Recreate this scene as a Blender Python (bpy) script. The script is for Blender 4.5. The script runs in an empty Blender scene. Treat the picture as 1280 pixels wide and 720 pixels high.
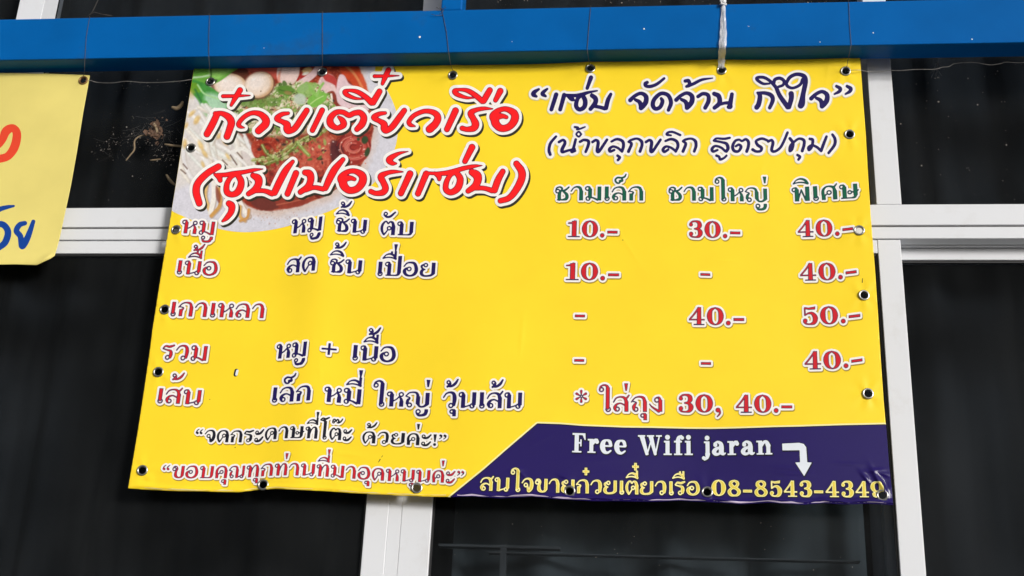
import bpy, math, random
import numpy as np
from mathutils import Matrix, Vector

random.seed(7)
RNG = np.random.default_rng(11)
S = bpy.context.scene
COL = S.collection

# ------------------------------------------------------------------ camera
FOC = 1600.0
AX = np.array([[0.99417573, -0.00265328, 0.10773846],
               [0.09886386, -0.37550724, -0.92153147],
               [0.04290166, 0.92681566, -0.37305788]])
EYE = np.array([0.0, 0.0, 1.6])
cam_d = bpy.data.cameras.new('camera')
cam = bpy.data.objects.new('camera', cam_d)
COL.objects.link(cam)
cam_d.sensor_width = 36.0
cam_d.lens = 36.0 * FOC / 1280.0
cam_d.clip_start = 0.02
cam_d.clip_end = 2000
cam.matrix_world = Matrix([list(AX[i]) + [EYE[i]] for i in range(3)] + [[0, 0, 0, 1]])
S.camera = cam

# ------------------------------------------------------------------ light
SUN_EL, SUN_AZ = math.radians(13), math.radians(139)     # azimuth from +Y, clockwise
w = bpy.data.worlds.new('World')
S.world = w
w.use_nodes = True
nt = w.node_tree
bg = nt.nodes['Background']
sky = nt.nodes.new('ShaderNodeTexSky')
sky.sky_type = 'NISHITA'
sky.sun_disc = False
sky.sun_elevation = SUN_EL
sky.sun_rotation = SUN_AZ
sky.dust_density = 2.0
sky.air_density = 1.0
hs = nt.nodes.new('ShaderNodeHueSaturation')              # an even, overcast sky
hs.inputs['Saturation'].default_value = 0.18
nt.links.new(sky.outputs[0], hs.inputs['Color'])
wtc = nt.nodes.new('ShaderNodeTexCoord')                 # cloud cover: the overcast sky is brightest overhead
wsx = nt.nodes.new('ShaderNodeSeparateXYZ')
wmr = nt.nodes.new('ShaderNodeMapRange')
wmr.inputs['From Min'].default_value = 0.3; wmr.inputs['From Max'].default_value = 0.95
wmr.inputs['To Min'].default_value = 0.9; wmr.inputs['To Max'].default_value = 1.7
wml = nt.nodes.new('ShaderNodeVectorMath'); wml.operation = 'SCALE'
nt.links.new(wtc.outputs['Generated'], wsx.inputs[0])
nt.links.new(wsx.outputs['Z'], wmr.inputs['Value'])
nt.links.new(hs.outputs[0], wml.inputs[0]); nt.links.new(wmr.outputs[0], wml.inputs['Scale'])
nt.links.new(wml.outputs[0], bg.inputs['Color'])
bg.inputs['Strength'].default_value = 0.055
sd = bpy.data.lights.new('sun', 'SUN')
sd.energy = 1.55
sd.angle = math.radians(13)
sd.color = (1.0, 0.965, 0.92)
so = bpy.data.objects.new('sun', sd)
COL.objects.link(so)
sdir = Vector((math.sin(SUN_AZ) * math.cos(SUN_EL), math.cos(SUN_AZ) * math.cos(SUN_EL), math.sin(SUN_EL)))
so.rotation_euler = sdir.to_track_quat('Z', 'Y').to_euler()
so.location = (0, -6, 8)
vs = S.view_settings
vs.view_transform = 'Standard'
vs.look = 'None'
vs.gamma = 1.0
vs.use_curve_mapping = False
vs.exposure = 0.85
S.render.engine = 'CYCLES'
S.cycles.max_bounces = 8
S.cycles.transparent_max_bounces = 12

# ------------------------------------------------------------------ helpers
def lin(c):
    c = np.asarray(c, float) / 255.0
    return np.where(c <= 0.04045, c / 12.92, ((c + 0.055) / 1.055) ** 2.4)

KALB = 0.93
def alb(c):
    return tuple(np.clip(lin(c) * KALB, 0, 0.93)) + (1.0,)

YB = 1.96515                      # plane of the banners
def at(px, py, Y):                # a point of the layout carried to the vertical plane y = Y
    d = AX @ np.array([px - 640.0, 360.0 - py, -FOC])
    return EYE + d * (Y / d[1])
def at_many(P, Y):
    P = np.asarray(P, float)
    d = np.stack([P[:, 0] - 640.0, 360.0 - P[:, 1], np.full(len(P), -FOC)], 1) @ AX.T
    return EYE + d * (Y / d[:, 1])[:, None]

def link(o, parent=None):
    COL.objects.link(o)
    if parent is not None:
        o.parent = parent
    return o
def tag(o, label=None, cat=None, group=None, kind=None):
    if label: o['label'] = label
    if cat: o['category'] = cat
    if group: o['group'] = group
    if kind: o['kind'] = kind
    return o
def empty(name, loc=(0, 0, 0)):
    o = bpy.data.objects.new(name, None)
    o.empty_display_size = 0.05
    o.location = loc
    COL.objects.link(o)
    return o

class MB:
    """collects vertices and faces; build() links them as one mesh object"""
    def __init__(self):
        self.v, self.f, self.m = [], [], []
    def add(self, vs_, fs, mi=0):
        n = len(self.v)
        self.v += [tuple(p) for p in vs_]
        self.f += [tuple(i + n for i in q) for q in fs]
        self.m += [mi] * len(fs)
    def box(self, x0, x1, y0, y1, z0, z1, mi=0):
        p = [(x0, y0, z0), (x1, y0, z0), (x1, y1, z0), (x0, y1, z0), (x0, y0, z1), (x1, y0, z1), (x1, y1, z1), (x0, y1, z1)]
        self.add(p, [(0, 3, 2, 1), (4, 5, 6, 7), (0, 1, 5, 4), (1, 2, 6, 5), (2, 3, 7, 6), (3, 0, 4, 7)], mi)
    def tube(self, pts, r, n=6, mi=0):
        pts = [Vector(p) for p in pts]
        rr = r if isinstance(r, (list, tuple)) else [r] * len(pts)
        vs_, fs = [], []
        up = Vector((0.31, 0.2, 0.93)).normalized()
        for i, p in enumerate(pts):
            t = (pts[min(i + 1, len(pts) - 1)] - pts[max(i - 1, 0)])
            t = t.normalized() if t.length > 1e-9 else Vector((0, 0, 1))
            a = t.cross(up)
            if a.length < 1e-3: a = t.cross(Vector((1, 0, 0)))
            a.normalize(); b = t.cross(a)
            for k in range(n):
                u = 2 * math.pi * k / n
                vs_.append(p + (a * math.cos(u) + b * math.sin(u)) * rr[i])
        for i in range(len(pts) - 1):
            for k in range(n):
                fs.append((i * n + k, i * n + (k + 1) % n, (i + 1) * n + (k + 1) % n, (i + 1) * n + k))
        fs.append(tuple(range(n - 1, -1, -1)))
        fs.append(tuple((len(pts) - 1) * n + k for k in range(n)))
        self.add(vs_, fs, mi)
    def build(self, name, mats, parent=None, smooth=False, bevel=0.0, loc=None):
        me = bpy.data.meshes.new(name)
        vv = self.v
        if loc is not None:
            vv = [(p[0] - loc[0], p[1] - loc[1], p[2] - loc[2]) for p in vv]
        me.from_pydata(vv, [], self.f)
        for m in (mats if isinstance(mats, (list, tuple)) else [mats]):
            me.materials.append(m)
        me.polygons.foreach_set('material_index', self.m)
        if smooth:
            me.polygons.foreach_set('use_smooth', [True] * len(me.polygons))
        me.update()
        o = bpy.data.objects.new(name, me)
        link(o, parent)
        if loc is not None: o.location = loc
        if bevel:
            b = o.modifiers.new('bevel', 'BEVEL')
            b.width = bevel; b.segments = 2; b.limit_method = 'ANGLE'
        return o

def catmull(pts, n=6, closed=False):
    P = np.asarray(pts, float)
    if len(P) < 3 and not closed: return P
    if closed: Q = np.vstack([P[-1:], P, P[:2]])
    else: Q = np.vstack([2 * P[0] - P[1], P, 2 * P[-1] - P[-2]])
    out = []
    for i in range(1, len(Q) - 2):
        p0, p1, p2, p3 = Q[i - 1], Q[i], Q[i + 1], Q[i + 2]
        for t in np.arange(n) / n:
            out.append(0.5 * (2 * p1 + (p2 - p0) * t + (2 * p0 - 5 * p1 + 4 * p2 - p3) * t * t + (3 * p1 - p0 - 3 * p2 + p3) * t ** 3))
    if not closed: out.append(Q[-2])
    R = np.array(out)
    if R.shape[1] > 2: R[:, 2] = np.maximum(R[:, 2], 0.05)
    return R

# ------------------------------------------------------------------ materials
def mat(name, col, rough=0.5, spec=0.5, metal=0.0, noise=0.0, nscale=30.0, bump=0.0, bscale=200.0, dirt=None, dirt_amt=0.0, dscale=6.0, coat=0.0):
    m = bpy.data.materials.new(name)
    m.use_nodes = True
    t = m.node_tree
    b = t.nodes['Principled BSDF']
    c = col if len(col) == 4 else tuple(col) + (1.0,)
    b.inputs['Base Color'].default_value = c
    b.inputs['Roughness'].default_value = rough
    b.inputs['Specular IOR Level'].default_value = spec
    b.inputs['Metallic'].default_value = metal
    if coat: b.inputs['Coat Weight'].default_value = coat
    tc = t.nodes.new('ShaderNodeTexCoord')
    cur = None
    if noise:
        nz = t.nodes.new('ShaderNodeTexNoise')
        nz.inputs['Scale'].default_value = nscale
        nz.inputs['Detail'].default_value = 6
        t.links.new(tc.outputs['Object'], nz.inputs['Vector'])
        mr = t.nodes.new('ShaderNodeMapRange')
        mr.inputs['From Min'].default_value = 0.3; mr.inputs['From Max'].default_value = 0.7
        mr.inputs['To Min'].default_value = 1 - noise; mr.inputs['To Max'].default_value = 1 + noise
        t.links.new(nz.outputs['Fac'], mr.inputs['Value'])
        mx = t.nodes.new('ShaderNodeVectorMath'); mx.operation = 'SCALE'
        mx.inputs[0].default_value = c[:3]
        t.links.new(mr.outputs[0], mx.inputs['Scale'])
        t.links.new(mx.outputs[0], b.inputs['Base Color'])
        cur = mx.outputs[0]
    if dirt is not None:
        nd = t.nodes.new('ShaderNodeTexNoise')
        nd.inputs['Scale'].default_value = dscale; nd.inputs['Detail'].default_value = 8
        nd.inputs['Roughness'].default_value = 0.7
        t.links.new(tc.outputs['Object'], nd.inputs['Vector'])
        r2 = t.nodes.new('ShaderNodeMapRange')
        r2.inputs['From Min'].default_value = 0.55; r2.inputs['From Max'].default_value = 0.75
        r2.inputs['To Max'].default_value = dirt_amt
        t.links.new(nd.outputs['Fac'], r2.inputs['Value'])
        m2 = t.nodes.new('ShaderNodeMix'); m2.data_type = 'RGBA'
        t.links.new(r2.outputs[0], m2.inputs['Factor'])
        if cur is not None: t.links.new(cur, m2.inputs['A'])
        else: m2.inputs['A'].default_value = c
        m2.inputs['B'].default_value = tuple(dirt) + (1.0,)
        t.links.new(m2.outputs['Result'], b.inputs['Base Color'])
    if bump:
        n2 = t.nodes.new('ShaderNodeTexNoise')
        n2.inputs['Scale'].default_value = bscale; n2.inputs['Detail'].default_value = 4
        t.links.new(tc.outputs['Object'], n2.inputs['Vector'])
        bp = t.nodes.new('ShaderNodeBump')
        bp.inputs['Strength'].default_value = bump; bp.inputs['Distance'].default_value = 0.002
        t.links.new(n2.outputs['Fac'], bp.inputs['Height'])
        t.links.new(bp.outputs[0], b.inputs['Normal'])
    return m

def vinyl(name, rgb, rough=0.34, spec=0.22, noise=0.03, attr=False):
    """printed PVC banner cloth: fine weave, slight unevenness of the ink"""
    m = mat(name, alb(rgb), rough, spec, noise=0.0 if attr else noise, nscale=9.0)
    t = m.node_tree
    b = t.nodes['Principled BSDF']
    tc = t.nodes.new('ShaderNodeTexCoord')
    if attr:
        a = t.nodes.new('ShaderNodeAttribute'); a.attribute_name = 'ink'
        t.links.new(a.outputs['Color'], b.inputs['Base Color'])
    acc = None
    for d in ('X', 'Z'):
        wv = t.nodes.new('ShaderNodeTexWave')
        wv.bands_direction = d
        wv.inputs['Scale'].default_value = 190.0
        wv.inputs['Distortion'].default_value = 0.4
        t.links.new(tc.outputs['Object'], wv.inputs['Vector'])
        if acc is None: acc = wv.outputs['Fac']
        else:
            ad = t.nodes.new('ShaderNodeMath'); ad.operation = 'ADD'
            t.links.new(acc, ad.inputs[0]); t.links.new(wv.outputs['Fac'], ad.inputs[1])
            acc = ad.outputs[0]
    bp = t.nodes.new('ShaderNodeBump')
    bp.inputs['Strength'].default_value = 0.10; bp.inputs['Distance'].default_value = 0.0006
    t.links.new(acc, bp.inputs['Height'])
    t.links.new(bp.outputs[0], b.inputs['Normal'])
    return m

# ------------------------------------------------------------------ print engine: distance fields -> clean flat meshes on the cloth
class SDF:
    def __init__(self, x0, y0, x1, y1, h):
        self.h = h; self.x0, self.y0 = x0, y0
        self.nx = int(math.ceil((x1 - x0) / h)) + 1
        self.ny = int(math.ceil((y1 - y0) / h)) + 1
        self.X = x0 + np.arange(self.nx) * h
        self.Y = y0 + np.arange(self.ny) * h
        self.d = np.full((self.ny, self.nx), 50.0)
    def win(self, xa, ya, xb, yb):
        i0 = max(0, int((xa - self.x0) / self.h)); i1 = min(self.nx, int((xb - self.x0) / self.h) + 2)
        j0 = max(0, int((ya - self.y0) / self.h)); j1 = min(self.ny, int((yb - self.y0) / self.h) + 2)
        return i0, i1, j0, j1
    def stroke(self, pts, pad=9.0):
        P = np.asarray(pts, float)
        for a, b in zip(P[:-1], P[1:]):
            r = max(a[2], b[2]) + pad
            i0, i1, j0, j1 = self.win(min(a[0], b[0]) - r, min(a[1], b[1]) - r, max(a[0], b[0]) + r, max(a[1], b[1]) + r)
            if i1 <= i0 or j1 <= j0: continue
            x = self.X[None, i0:i1]; y = self.Y[j0:j1, None]
            dx, dy = b[0] - a[0], b[1] - a[1]
            L2 = dx * dx + dy * dy + 1e-9
            t = np.clip(((x - a[0]) * dx + (y - a[1]) * dy) / L2, 0, 1)
            d = np.hypot(x - a[0] - t * dx, y - a[1] - t * dy) - (a[2] + t * (b[2] - a[2]))
            self.d[j0:j1, i0:i1] = np.minimum(self.d[j0:j1, i0:i1], d)
    def poly(self, pts, pad=9.0):
        P = np.asarray(pts, float)
        i0, i1, j0, j1 = self.win(P[:, 0].min() - pad, P[:, 1].min() - pad, P[:, 0].max() + pad, P[:, 1].max() + pad)
        if i1 <= i0 or j1 <= j0: return
        x = self.X[None, i0:i1] + 0 * self.Y[j0:j1, None]; y = self.Y[j0:j1, None] + 0 * x
        d2 = np.full(x.shape, 1e9); ins = np.zeros(x.shape, bool)
        for k in range(len(P)):
            a, b = P[k], P[(k + 1) % len(P)]
            ex, ey = b[0] - a[0], b[1] - a[1]
            wx, wy = x - a[0], y - a[1]
            t = np.clip((wx * ex + wy * ey) / (ex * ex + ey * ey + 1e-12), 0, 1)
            d2 = np.minimum(d2, (wx - t * ex) ** 2 + (wy - t * ey) ** 2)
            if abs(ey) > 1e-9:
                ins ^= ((a[1] > y) != (b[1] > y)) & (x < a[0] + ex * (y - a[1]) / ey)
        d = np.sqrt(d2); d[ins] *= -1
        self.d[j0:j1, i0:i1] = np.minimum(self.d[j0:j1, i0:i1], d)

_E = {1: [['c0', 'e0', 'e3']], 2: [['c1', 'e1', 'e0']], 3: [['c0', 'c1', 'e1', 'e3']], 4: [['c2', 'e2', 'e1']],
      5: [['c0', 'e0', 'e1', 'c2', 'e2', 'e3']], 6: [['c1', 'c2', 'e2', 'e0']], 7: [['c0', 'c1', 'c2', 'e2', 'e3']],
      8: [['c3', 'e3', 'e2']], 9: [['c0', 'e0', 'e2', 'c3']], 10: [['c1', 'e1', 'e2', 'c3', 'e3', 'e0']],
      11: [['c0', 'c1', 'e1', 'e2', 'c3']], 12: [['c2', 'c3', 'e3', 'e1']], 13: [['c0', 'e0', 'e1', 'c2', 'c3']],
      14: [['c1', 'c2', 'c3', 'e3', 'e0']], 15: [['c0', 'c1', 'c2', 'c3']]}

def march(X, Y, d):
    """inside (d<0) of a grid field as polygons; returns points and {n: faces}"""
    ny, nx = d.shape
    d = np.where(np.abs(d) < 1e-6, 1e-6, d)
    ins = d < 0
    code = ins[:-1, :-1] * 1 + ins[:-1, 1:] * 2 + ins[1:, 1:] * 4 + ins[1:, :-1] * 8
    N = nx * ny
    gx, gy = np.meshgrid(X, Y)
    a, b = d[:, :-1], d[:, 1:]
    th = np.clip(a / (a - b + 1e-12), 0, 1)
    hx = gx[:, :-1] + th * (gx[:, 1:] - gx[:, :-1]); hy = gy[:, :-1]
    a, b = d[:-1], d[1:]
    tv = np.clip(a / (a - b + 1e-12), 0, 1)
    vx = gx[:-1]; vy = gy[:-1] + tv * (gy[1:] - gy[:-1])
    NH = ny * (nx - 1)
    faces = {}
    for c, polys in _E.items():
        J, I = np.nonzero(code == c)
        if len(J) == 0: continue
        idm = {'c0': J * nx + I, 'c1': J * nx + I + 1, 'c2': (J + 1) * nx + I + 1, 'c3': (J + 1) * nx + I,
               'e0': N + J * (nx - 1) + I, 'e2': N + (J + 1) * (nx - 1) + I,
               'e3': N + NH + J * nx + I, 'e1': N + NH + J * nx + I + 1}
        for pl in polys:
            F = np.stack([idm[k] for k in pl], 1)
            faces.setdefault(len(pl), []).append(F)
    PX = np.concatenate([gx.ravel(), hx.ravel(), vx.ravel()])
    PY = np.concatenate([gy.ravel(), hy.ravel(), vy.ravel()])
    faces = {k: np.vstack(v) for k, v in faces.items()}
    if not faces: return np.zeros((0, 2)), {}
    allid = np.concatenate([v.ravel() for v in faces.values()])
    u, inv = np.unique(allid, return_inverse=True)
    o = 0
    for k in list(faces):
        n = faces[k].size
        faces[k] = inv[o:o + n].reshape(-1, k); o += n
    return np.stack([PX[u], PY[u]], 1), faces

def mesh_np(name, layers, mats, parent=None, smooth=True, colors=None):
    """layers: list of (xyz points, faces dict, material index); one mesh"""
    vo, loops, starts, totals, mis = [], [], [], [], []
    nv = nl = 0
    for P, F, mi in layers:
        vo.append(P)
        for k, f in F.items():
            loops.append((f[:, ::-1] + nv).ravel())       # image order -> faces the street
            n = len(f)
            starts.append(nl + np.arange(n) * k); totals.append(np.full(n, k)); mis.append(np.full(n, mi))
            nl += n * k
        nv += len(P)
    me = bpy.data.meshes.new(name)
    V = np.vstack(vo)
    me.vertices.add(len(V)); me.vertices.foreach_set('co', V.astype(np.float32).ravel())
    L = np.concatenate(loops); st = np.concatenate(starts); to = np.concatenate(totals); mi = np.concatenate(mis)
    me.loops.add(len(L)); me.loops.foreach_set('vertex_index', L.astype(np.int32))
    me.polygons.add(len(st)); me.polygons.foreach_set('loop_start', st.astype(np.int32))
    for m in mats: me.materials.append(m)
    me.polygons.foreach_set('material_index', mi.astype(np.int32))
    me.update(calc_edges=True)
    me.validate()
    me.polygons.foreach_set('use_smooth', np.full(len(me.polygons), smooth))
    if colors is not None:
        ca = me.color_attributes.new('ink', 'FLOAT_COLOR', 'POINT')
        ca.data.foreach_set('color', colors.astype(np.float32).ravel())
    o = bpy.data.objects.new(name, me)
    link(o, parent)
    return o

# ------------------------------------------------------------------ lettering alphabet: 0 = top of a consonant, 100 = its foot
# S stem x y0 y1 [w] | O ring cx cy rad | B dot x y r | P polygon | ~ pen stroke x,y,r ...
G = {}
def g(ch, wd, spec): G[ch] = (wd, spec)
g('ก', 101, '~2,36,4 24,10,4 52,2,5.5 78,10,9 88,38,12;S 88 32 100;S 20 50 100 24;~6,32,3.5 34,40,4 26,56,8')
g('ข', 99, 'O 18 27 13;~6,22,4 16,6,4 34,6,4.5 43,24,6 35,44,8 32,62,11 36,84,12 58,96,6 78,91,7 87,76,11;S 87 0 80')
g('ค', 101, 'S 18 72 100 23;~18,80,11 14,56,11 16,32,9 30,10,6 54,2,5 78,11,9 88,38,12;S 88 35 100;O 52 48 13;~20,86,8 26,68,5 40,56,4')
g('ง', 85, 'O 50 22 14;~46,7,4 64,5,5 72,28,11;S 72 22 98;~4,50,3.5 20,68,5 62,96,9')
g('จ', 90, '~2,34,4 22,9,4.5 48,2,6 70,12,10 78,42,12.5 72,76,12 58,96,8;O 32 50 13;~44,54,4.5 48,72,7 52,94,8')
g('ช', 98, 'O 22 34 13;~8,32,4 14,12,4 34,4,5 50,12,6 48,26,6 38,42,8 33,62,12 34,92,12;~22,97,4 60,97,5;~60,96,6 80,90,10 86,74,12 80,54,10 60,36,6;~56,32,6 76,24,6 97,4,5')
g('ด', 101, '~25,99,5 16,82,7.5 9,58,9 11,32,8.5 27,9,6 54,2,5 78,11,9 88,38,12;S 88 35 100;~27,98,5.5 40,76,4.5 50,57,4;O 59 44 13')
g('ต', 101, '~25,99,5 16,82,7.5 9,58,9 11,30,8.5 24,7,6 38,3,5 50,17,5 62,4,5 80,11,9 88,38,12;S 88 35 100;~27,98,5.5 40,80,4.5 50,63,4;O 59 51 12.5')
g('ถ', 101, '~2,36,4 24,10,4 52,2,5.5 78,10,9 88,38,12;S 88 32 100;~8,32,3.5 32,40,4 22,56,9 16,74,10;~16,66,10 18,84,9;O 30 84 13')
g('ท', 103, 'O 15 18 13;~14,5,4 26,6,6 30,20,11;S 30 16 100;~36,72,4 50,24,4 68,4,5 84,10,9 90,34,12;S 90 30 100')
g('น', 114, 'O 15 16 13;~14,3,4 26,5,6 30,20,11;S 30 16 100;S 101 0 80;~101,72,12 98,84,7;O 90 87 13;~30,95,6 48,91,4 78,82,4')
g('ณ', 128, '~0,34,4 18,8,4 40,2,5 60,10,8 66,36,11;S 66 30 98 23;~4,34,3.5 24,42,4 16,56,8 13,74,9;O 25 84 12;~66,94,6 84,88,4 98,82,4;S 116 0 80 20;~116,74,10 112,84,6;O 106 88 12')
g('บ', 111, 'O 15 16 13;~14,3,4 26,5,6 30,20,11;S 30 16 96;P 8,92 84,92 84,100 8,100;S 98 0 78;~78,95,5 92,90,8 98,74,12')
g('ป', 111, 'O 15 16 13;~14,3,4 26,5,6 30,20,11;S 30 16 96;P 8,92 84,92 84,100 8,100;S 98 -44 78;~78,95,5 92,90,8 98,74,12')
g('พ', 107, 'O 15 18 13;~14,5,4 26,6,6 30,20,11;S 30 16 100;~36,94,5 58,20,4;~58,22,5 84,94,6;S 95 0 100')
g('ม', 109, 'O 15 14 13;~14,1,4 27,4,6 32,20,11;S 33 16 80;~33,70,12 30,84,7;O 20 87 13;~34,80,4 54,82,5 84,96,7;S 96 0 100')
g('ย', 105, 'O 38 18 12;~26,12,4 10,26,7 18,44,6 34,50,4;~30,49,4 14,60,10 13,82,11 34,96,6 74,92,7 92,76,11;S 92 0 80')
g('ร', 78, '~2,24,4 18,8,6 44,12,8 74,2,6;~4,27,4 30,34,5 56,42,9 60,62,12 57,82,10;O 40 85 13')
g('ล', 100, '~4,38,4 20,13,4.5 48,3,5 74,11,9 86,38,12;S 86 34 100;O 28 84 13;~18,92,7 12,74,10 24,54,7 48,46,4.5 76,58,5')
g('ว', 90, '~4,34,4 20,10,4.5 46,2,6 68,11,10 76,40,12.5 73,80,10;O 54 86 13')
g('ศ', 104, 'S 18 72 100 23;~18,80,11 14,56,11 16,32,9 30,12,6 52,5,5 78,14,9 88,40,12;S 88 38 100;O 52 50 13;~20,86,8 26,70,5 40,58,4;~64,8,5 84,10,6 100,-8,5')
g('ษ', 118, 'O 15 16 13;~14,3,4 26,5,6 30,20,11;S 30 16 96;P 8,92 84,92 84,100 8,100;S 98 -2 78;~78,95,5 92,90,8 98,74,12;O 62 56 11;~73,53,4.5 96,56,5 116,42,4')
g('ส', 103, '~4,38,4 20,13,4.5 48,4,5 74,12,9 86,38,12;S 86 34 100;O 28 84 13;~18,92,7 12,74,10 24,54,7 48,46,4.5 76,58,5;~68,12,5 86,12,6 101,-6,5')
g('ห', 107, 'O 15 16 13;~14,3,4 26,5,6 31,20,11;S 31 16 100;~34,66,4 60,52,4 80,30,4;O 90 18 13;~82,36,5 92,52,9 94,70,12;S 94 64 100')
g('อ', 103, '~6,30,4 24,7,4.5 52,1,6 78,11,10 91,50,12.5 82,82,10 52,97,6 22,88,9 11,66,12 16,50,8 28,40,4;O 42 48 13')
g('ญ', 152, '~0,28,4 20,6,4 50,1,5 70,10,8 78,36,11;S 78 30 80;~78,76,11 92,97,6 116,97,6 135,82,10;S 137 4 84;~4,30,3.5 26,40,4 14,56,9 11,76,10;O 26 88 13;O 84 132 13;~72,140,4 86,156,7 112,156,8 130,146,11 135,126,11;S 135 116 136 22')
g('า', 84, '~2,34,4 18,10,4 42,2,6 62,12,10 70,38,12;S 70 32 100')
g('เ', 44, 'S 24 0 78;~24,72,12 26,80,8;O 27 86 14')
g('ใ', 74, 'S 53 -56 80;~53,-44,12 49,-62,9 30,-72,5.5 7,-62,5 1,-42,5;O 12 -42 13;~53,72,12 54,82,7;O 57 86 14')
g('โ', 74, 'S 44 -52 80;~44,-46,12 32,-58,8 4,-60,4;~2,-64,4 20,-78,6 44,-72,8 72,-86,6;~44,72,12 45,82,7;O 48 86 14')
g('ะ', 74, 'O 16 20 11;~4,26,4 18,36,7 46,32,9 70,6,6;O 16 82 11;~4,88,4 18,98,7 46,94,9 70,68,6')
MARK = {   # 0 = right edge of the letter it sits on
 'ั': 'O -70 -54 11;~-82,-46,4 -62,-32,7 -36,-36,8 -6,-66,6',
 'ิ': '~-92,-26,4 -72,-50,4 -44,-58,6 -18,-46,8 -4,-24,8;~-92,-25,4 -60,-33,4 -30,-31,4.5 -4,-22,6',
 'ี': '~-92,-26,4 -72,-50,4 -44,-58,6 -18,-46,8 -6,-26,8;~-92,-25,4 -60,-33,4 -30,-31,4.5 -4,-22,6;S -8 -78 -30 16',
 'ื': '~-92,-26,4 -72,-50,4 -44,-58,6 -18,-46,8 -6,-26,8;~-92,-25,4 -60,-33,4 -30,-31,4.5 -4,-22,6;S -8 -78 -30 15;S -34 -76 -50 13',
 '็': 'B -40 -40 9;~-34,-44,7 -46,-26,5 -64,-30,6 -72,-50,6 -56,-66,6 -28,-64,6 -8,-74,6 0,-90,4;~-28,-62,5 -24,-44,7 -38,-38,6',
 '่': 'P -24,-84 0,-84 -7,-36 -16,-36', '้': 'O -56 -62 10;~-46,-66,4 -44,-52,6 -62,-34,6;~-64,-36,4 -36,-38,7 -12,-54,8 4,-80,5',
 '๊': 'O -72 -50 8;~-80,-54,4 -76,-70,5 -62,-74,5 -52,-58,6 -42,-74,5 -30,-66,6 -30,-46,7;~-40,-46,5 -22,-50,7 -8,-62,6 2,-80,5',
 '๋': 'S -22 -92 -36 20;P -48,-72 4,-72 4,-56 -48,-56',
 'ุ': 'O -24 124 11;~-20,112,4 -8,116,8;S -7 116 154 22', 'ู': 'O -66 124 11;~-74,132,4 -62,150,8 -40,152,8 -20,146,10 -9,124,11;S -9 114 136 22'}
UPPER = 'ัิีื็'
TONE = '่้๊๋'
g('0', 100, '~50,3,3.5 76,18,10 85,50,15 76,82,10 50,97,3.5 24,82,10 15,50,15 24,18,10 50,3,3.5')
g('1', 78, 'S 42 4 97 30;P 4,94 78,94 78,100 4,100;~6,17,4 28,15,5 44,6,6;P 38,2 57,2 57,20 38,20')
g('3', 90, 'B 18 24 11;~14,16,5 28,6,5 50,4,6 68,12,11 72,30,13 60,44,7 40,48,4;~40,48,4 64,52,8 76,70,14 68,90,10 46,97,4.5 22,94,5 12,84,6;B 18 78 12')
g('4', 98, '~60,4,5 36,36,5 6,68,4.5;P 2,66 96,66 96,74 2,74;P 52,2 76,0 76,97 48,97;P 30,94 94,94 94,100 30,100')
g('5', 90, '~18,48,4 18,8,4;P 16,2 40,6 78,0 76,16 40,18 16,12;~18,48,4 38,37,5 60,39,9 75,62,14 68,88,11 44,97,4.5 22,94,5 12,84,6;B 18 78 12')
g('8', 94, '~50,4,5 70,14,9 72,30,9 50,46,9 26,32,12 26,14,9 50,4,5;~50,46,9 74,60,10 82,76,11 70,92,8 48,97,5 24,92,9 13,74,11 24,56,7 50,46,8')
g('9', 94, '~48,4,4 22,14,9 14,36,13 24,58,9 44,64,4 66,56,7 74,36,11 68,12,9 48,4,4;~76,34,14 76,62,13 60,90,8 38,97,5 20,90,6;B 22 80 11')
g('.', 30, 'B 15 88 13'); g('-', 72, 'P 4,60 68,60 68,76 4,76'); g(',', 34, 'B 16 86 13;~24,86,6 27,104,5 12,122,3')
g('!', 30, 'P 4,0 28,0 21,66 13,66;B 16 88 12')
g('“', 66, 'B 14 28 10;~6,26,6 10,8,4 24,-4,2.5;B 46 28 10;~38,26,6 42,8,4 56,-4,2.5')
g('”', 66, 'B 14 8 10;~23,8,5 22,22,4 6,38,2.5;B 46 8 10;~55,8,5 54,22,4 38,38,2.5')
g(' ', 60, ''); g('+', 80, 'P 0,46 80,46 80,58 0,58;P 34,12 46,12 46,92 34,92')
g('F', 90, 'S 30 2 98 26;P 2,0 86,0 86,9 2,9;P 66,4 86,4 88,34 82,34;P 34,46 60,46 60,54 34,54;P 54,32 62,32 62,68 54,68;P 2,93 62,93 62,100 2,100')
g('r', 70, 'S 24 28 98 24;P 0,28 30,28 30,36 0,36;P 0,93 52,93 52,100 0,100;~34,54,5 46,36,8 58,34,8;B 60 42 10')
g('e', 80, '~16,62,4 68,62,4;~68,58,8 60,38,8 40,32,4.5 20,42,10 14,66,13 24,90,10 46,97,6 68,86,4')
g('W', 146, 'P 8,3 38,3 66,98 54,102 48,100;P 52,98 60,100 84,30 80,20;P 64,3 92,3 116,98 106,102 100,100;P 104,98 112,100 136,4 128,4;P 0,0 44,0 44,7 0,7;P 56,0 100,0 100,7 56,7;P 112,0 148,0 148,7 112,7')
g('i', 50, 'S 24 28 98 24;P 2,28 30,28 30,36 2,36;P 0,93 50,93 50,100 0,100;B 24 10 12')
g('f', 54, 'S 26 22 98 24;~26,30,12 30,12,8 46,5,6;B 52 13 9;P 2,28 50,28 50,36 2,36;P 2,93 52,93 52,100 2,100')
g('j', 48, 'S 34 28 98 24;P 12,28 40,28 40,36 12,36;~34,94,12 30,112,8 14,122,5;B 9 114 9;B 32 10 12')
g('a', 86, 'B 22 47 10;~17,40,5 36,32,6 56,40,9 60,58,12 60,84,12 72,95,6 84,90,3;~60,60,5 30,66,8 14,82,11 24,95,8 44,93,6 60,80,5')
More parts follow.
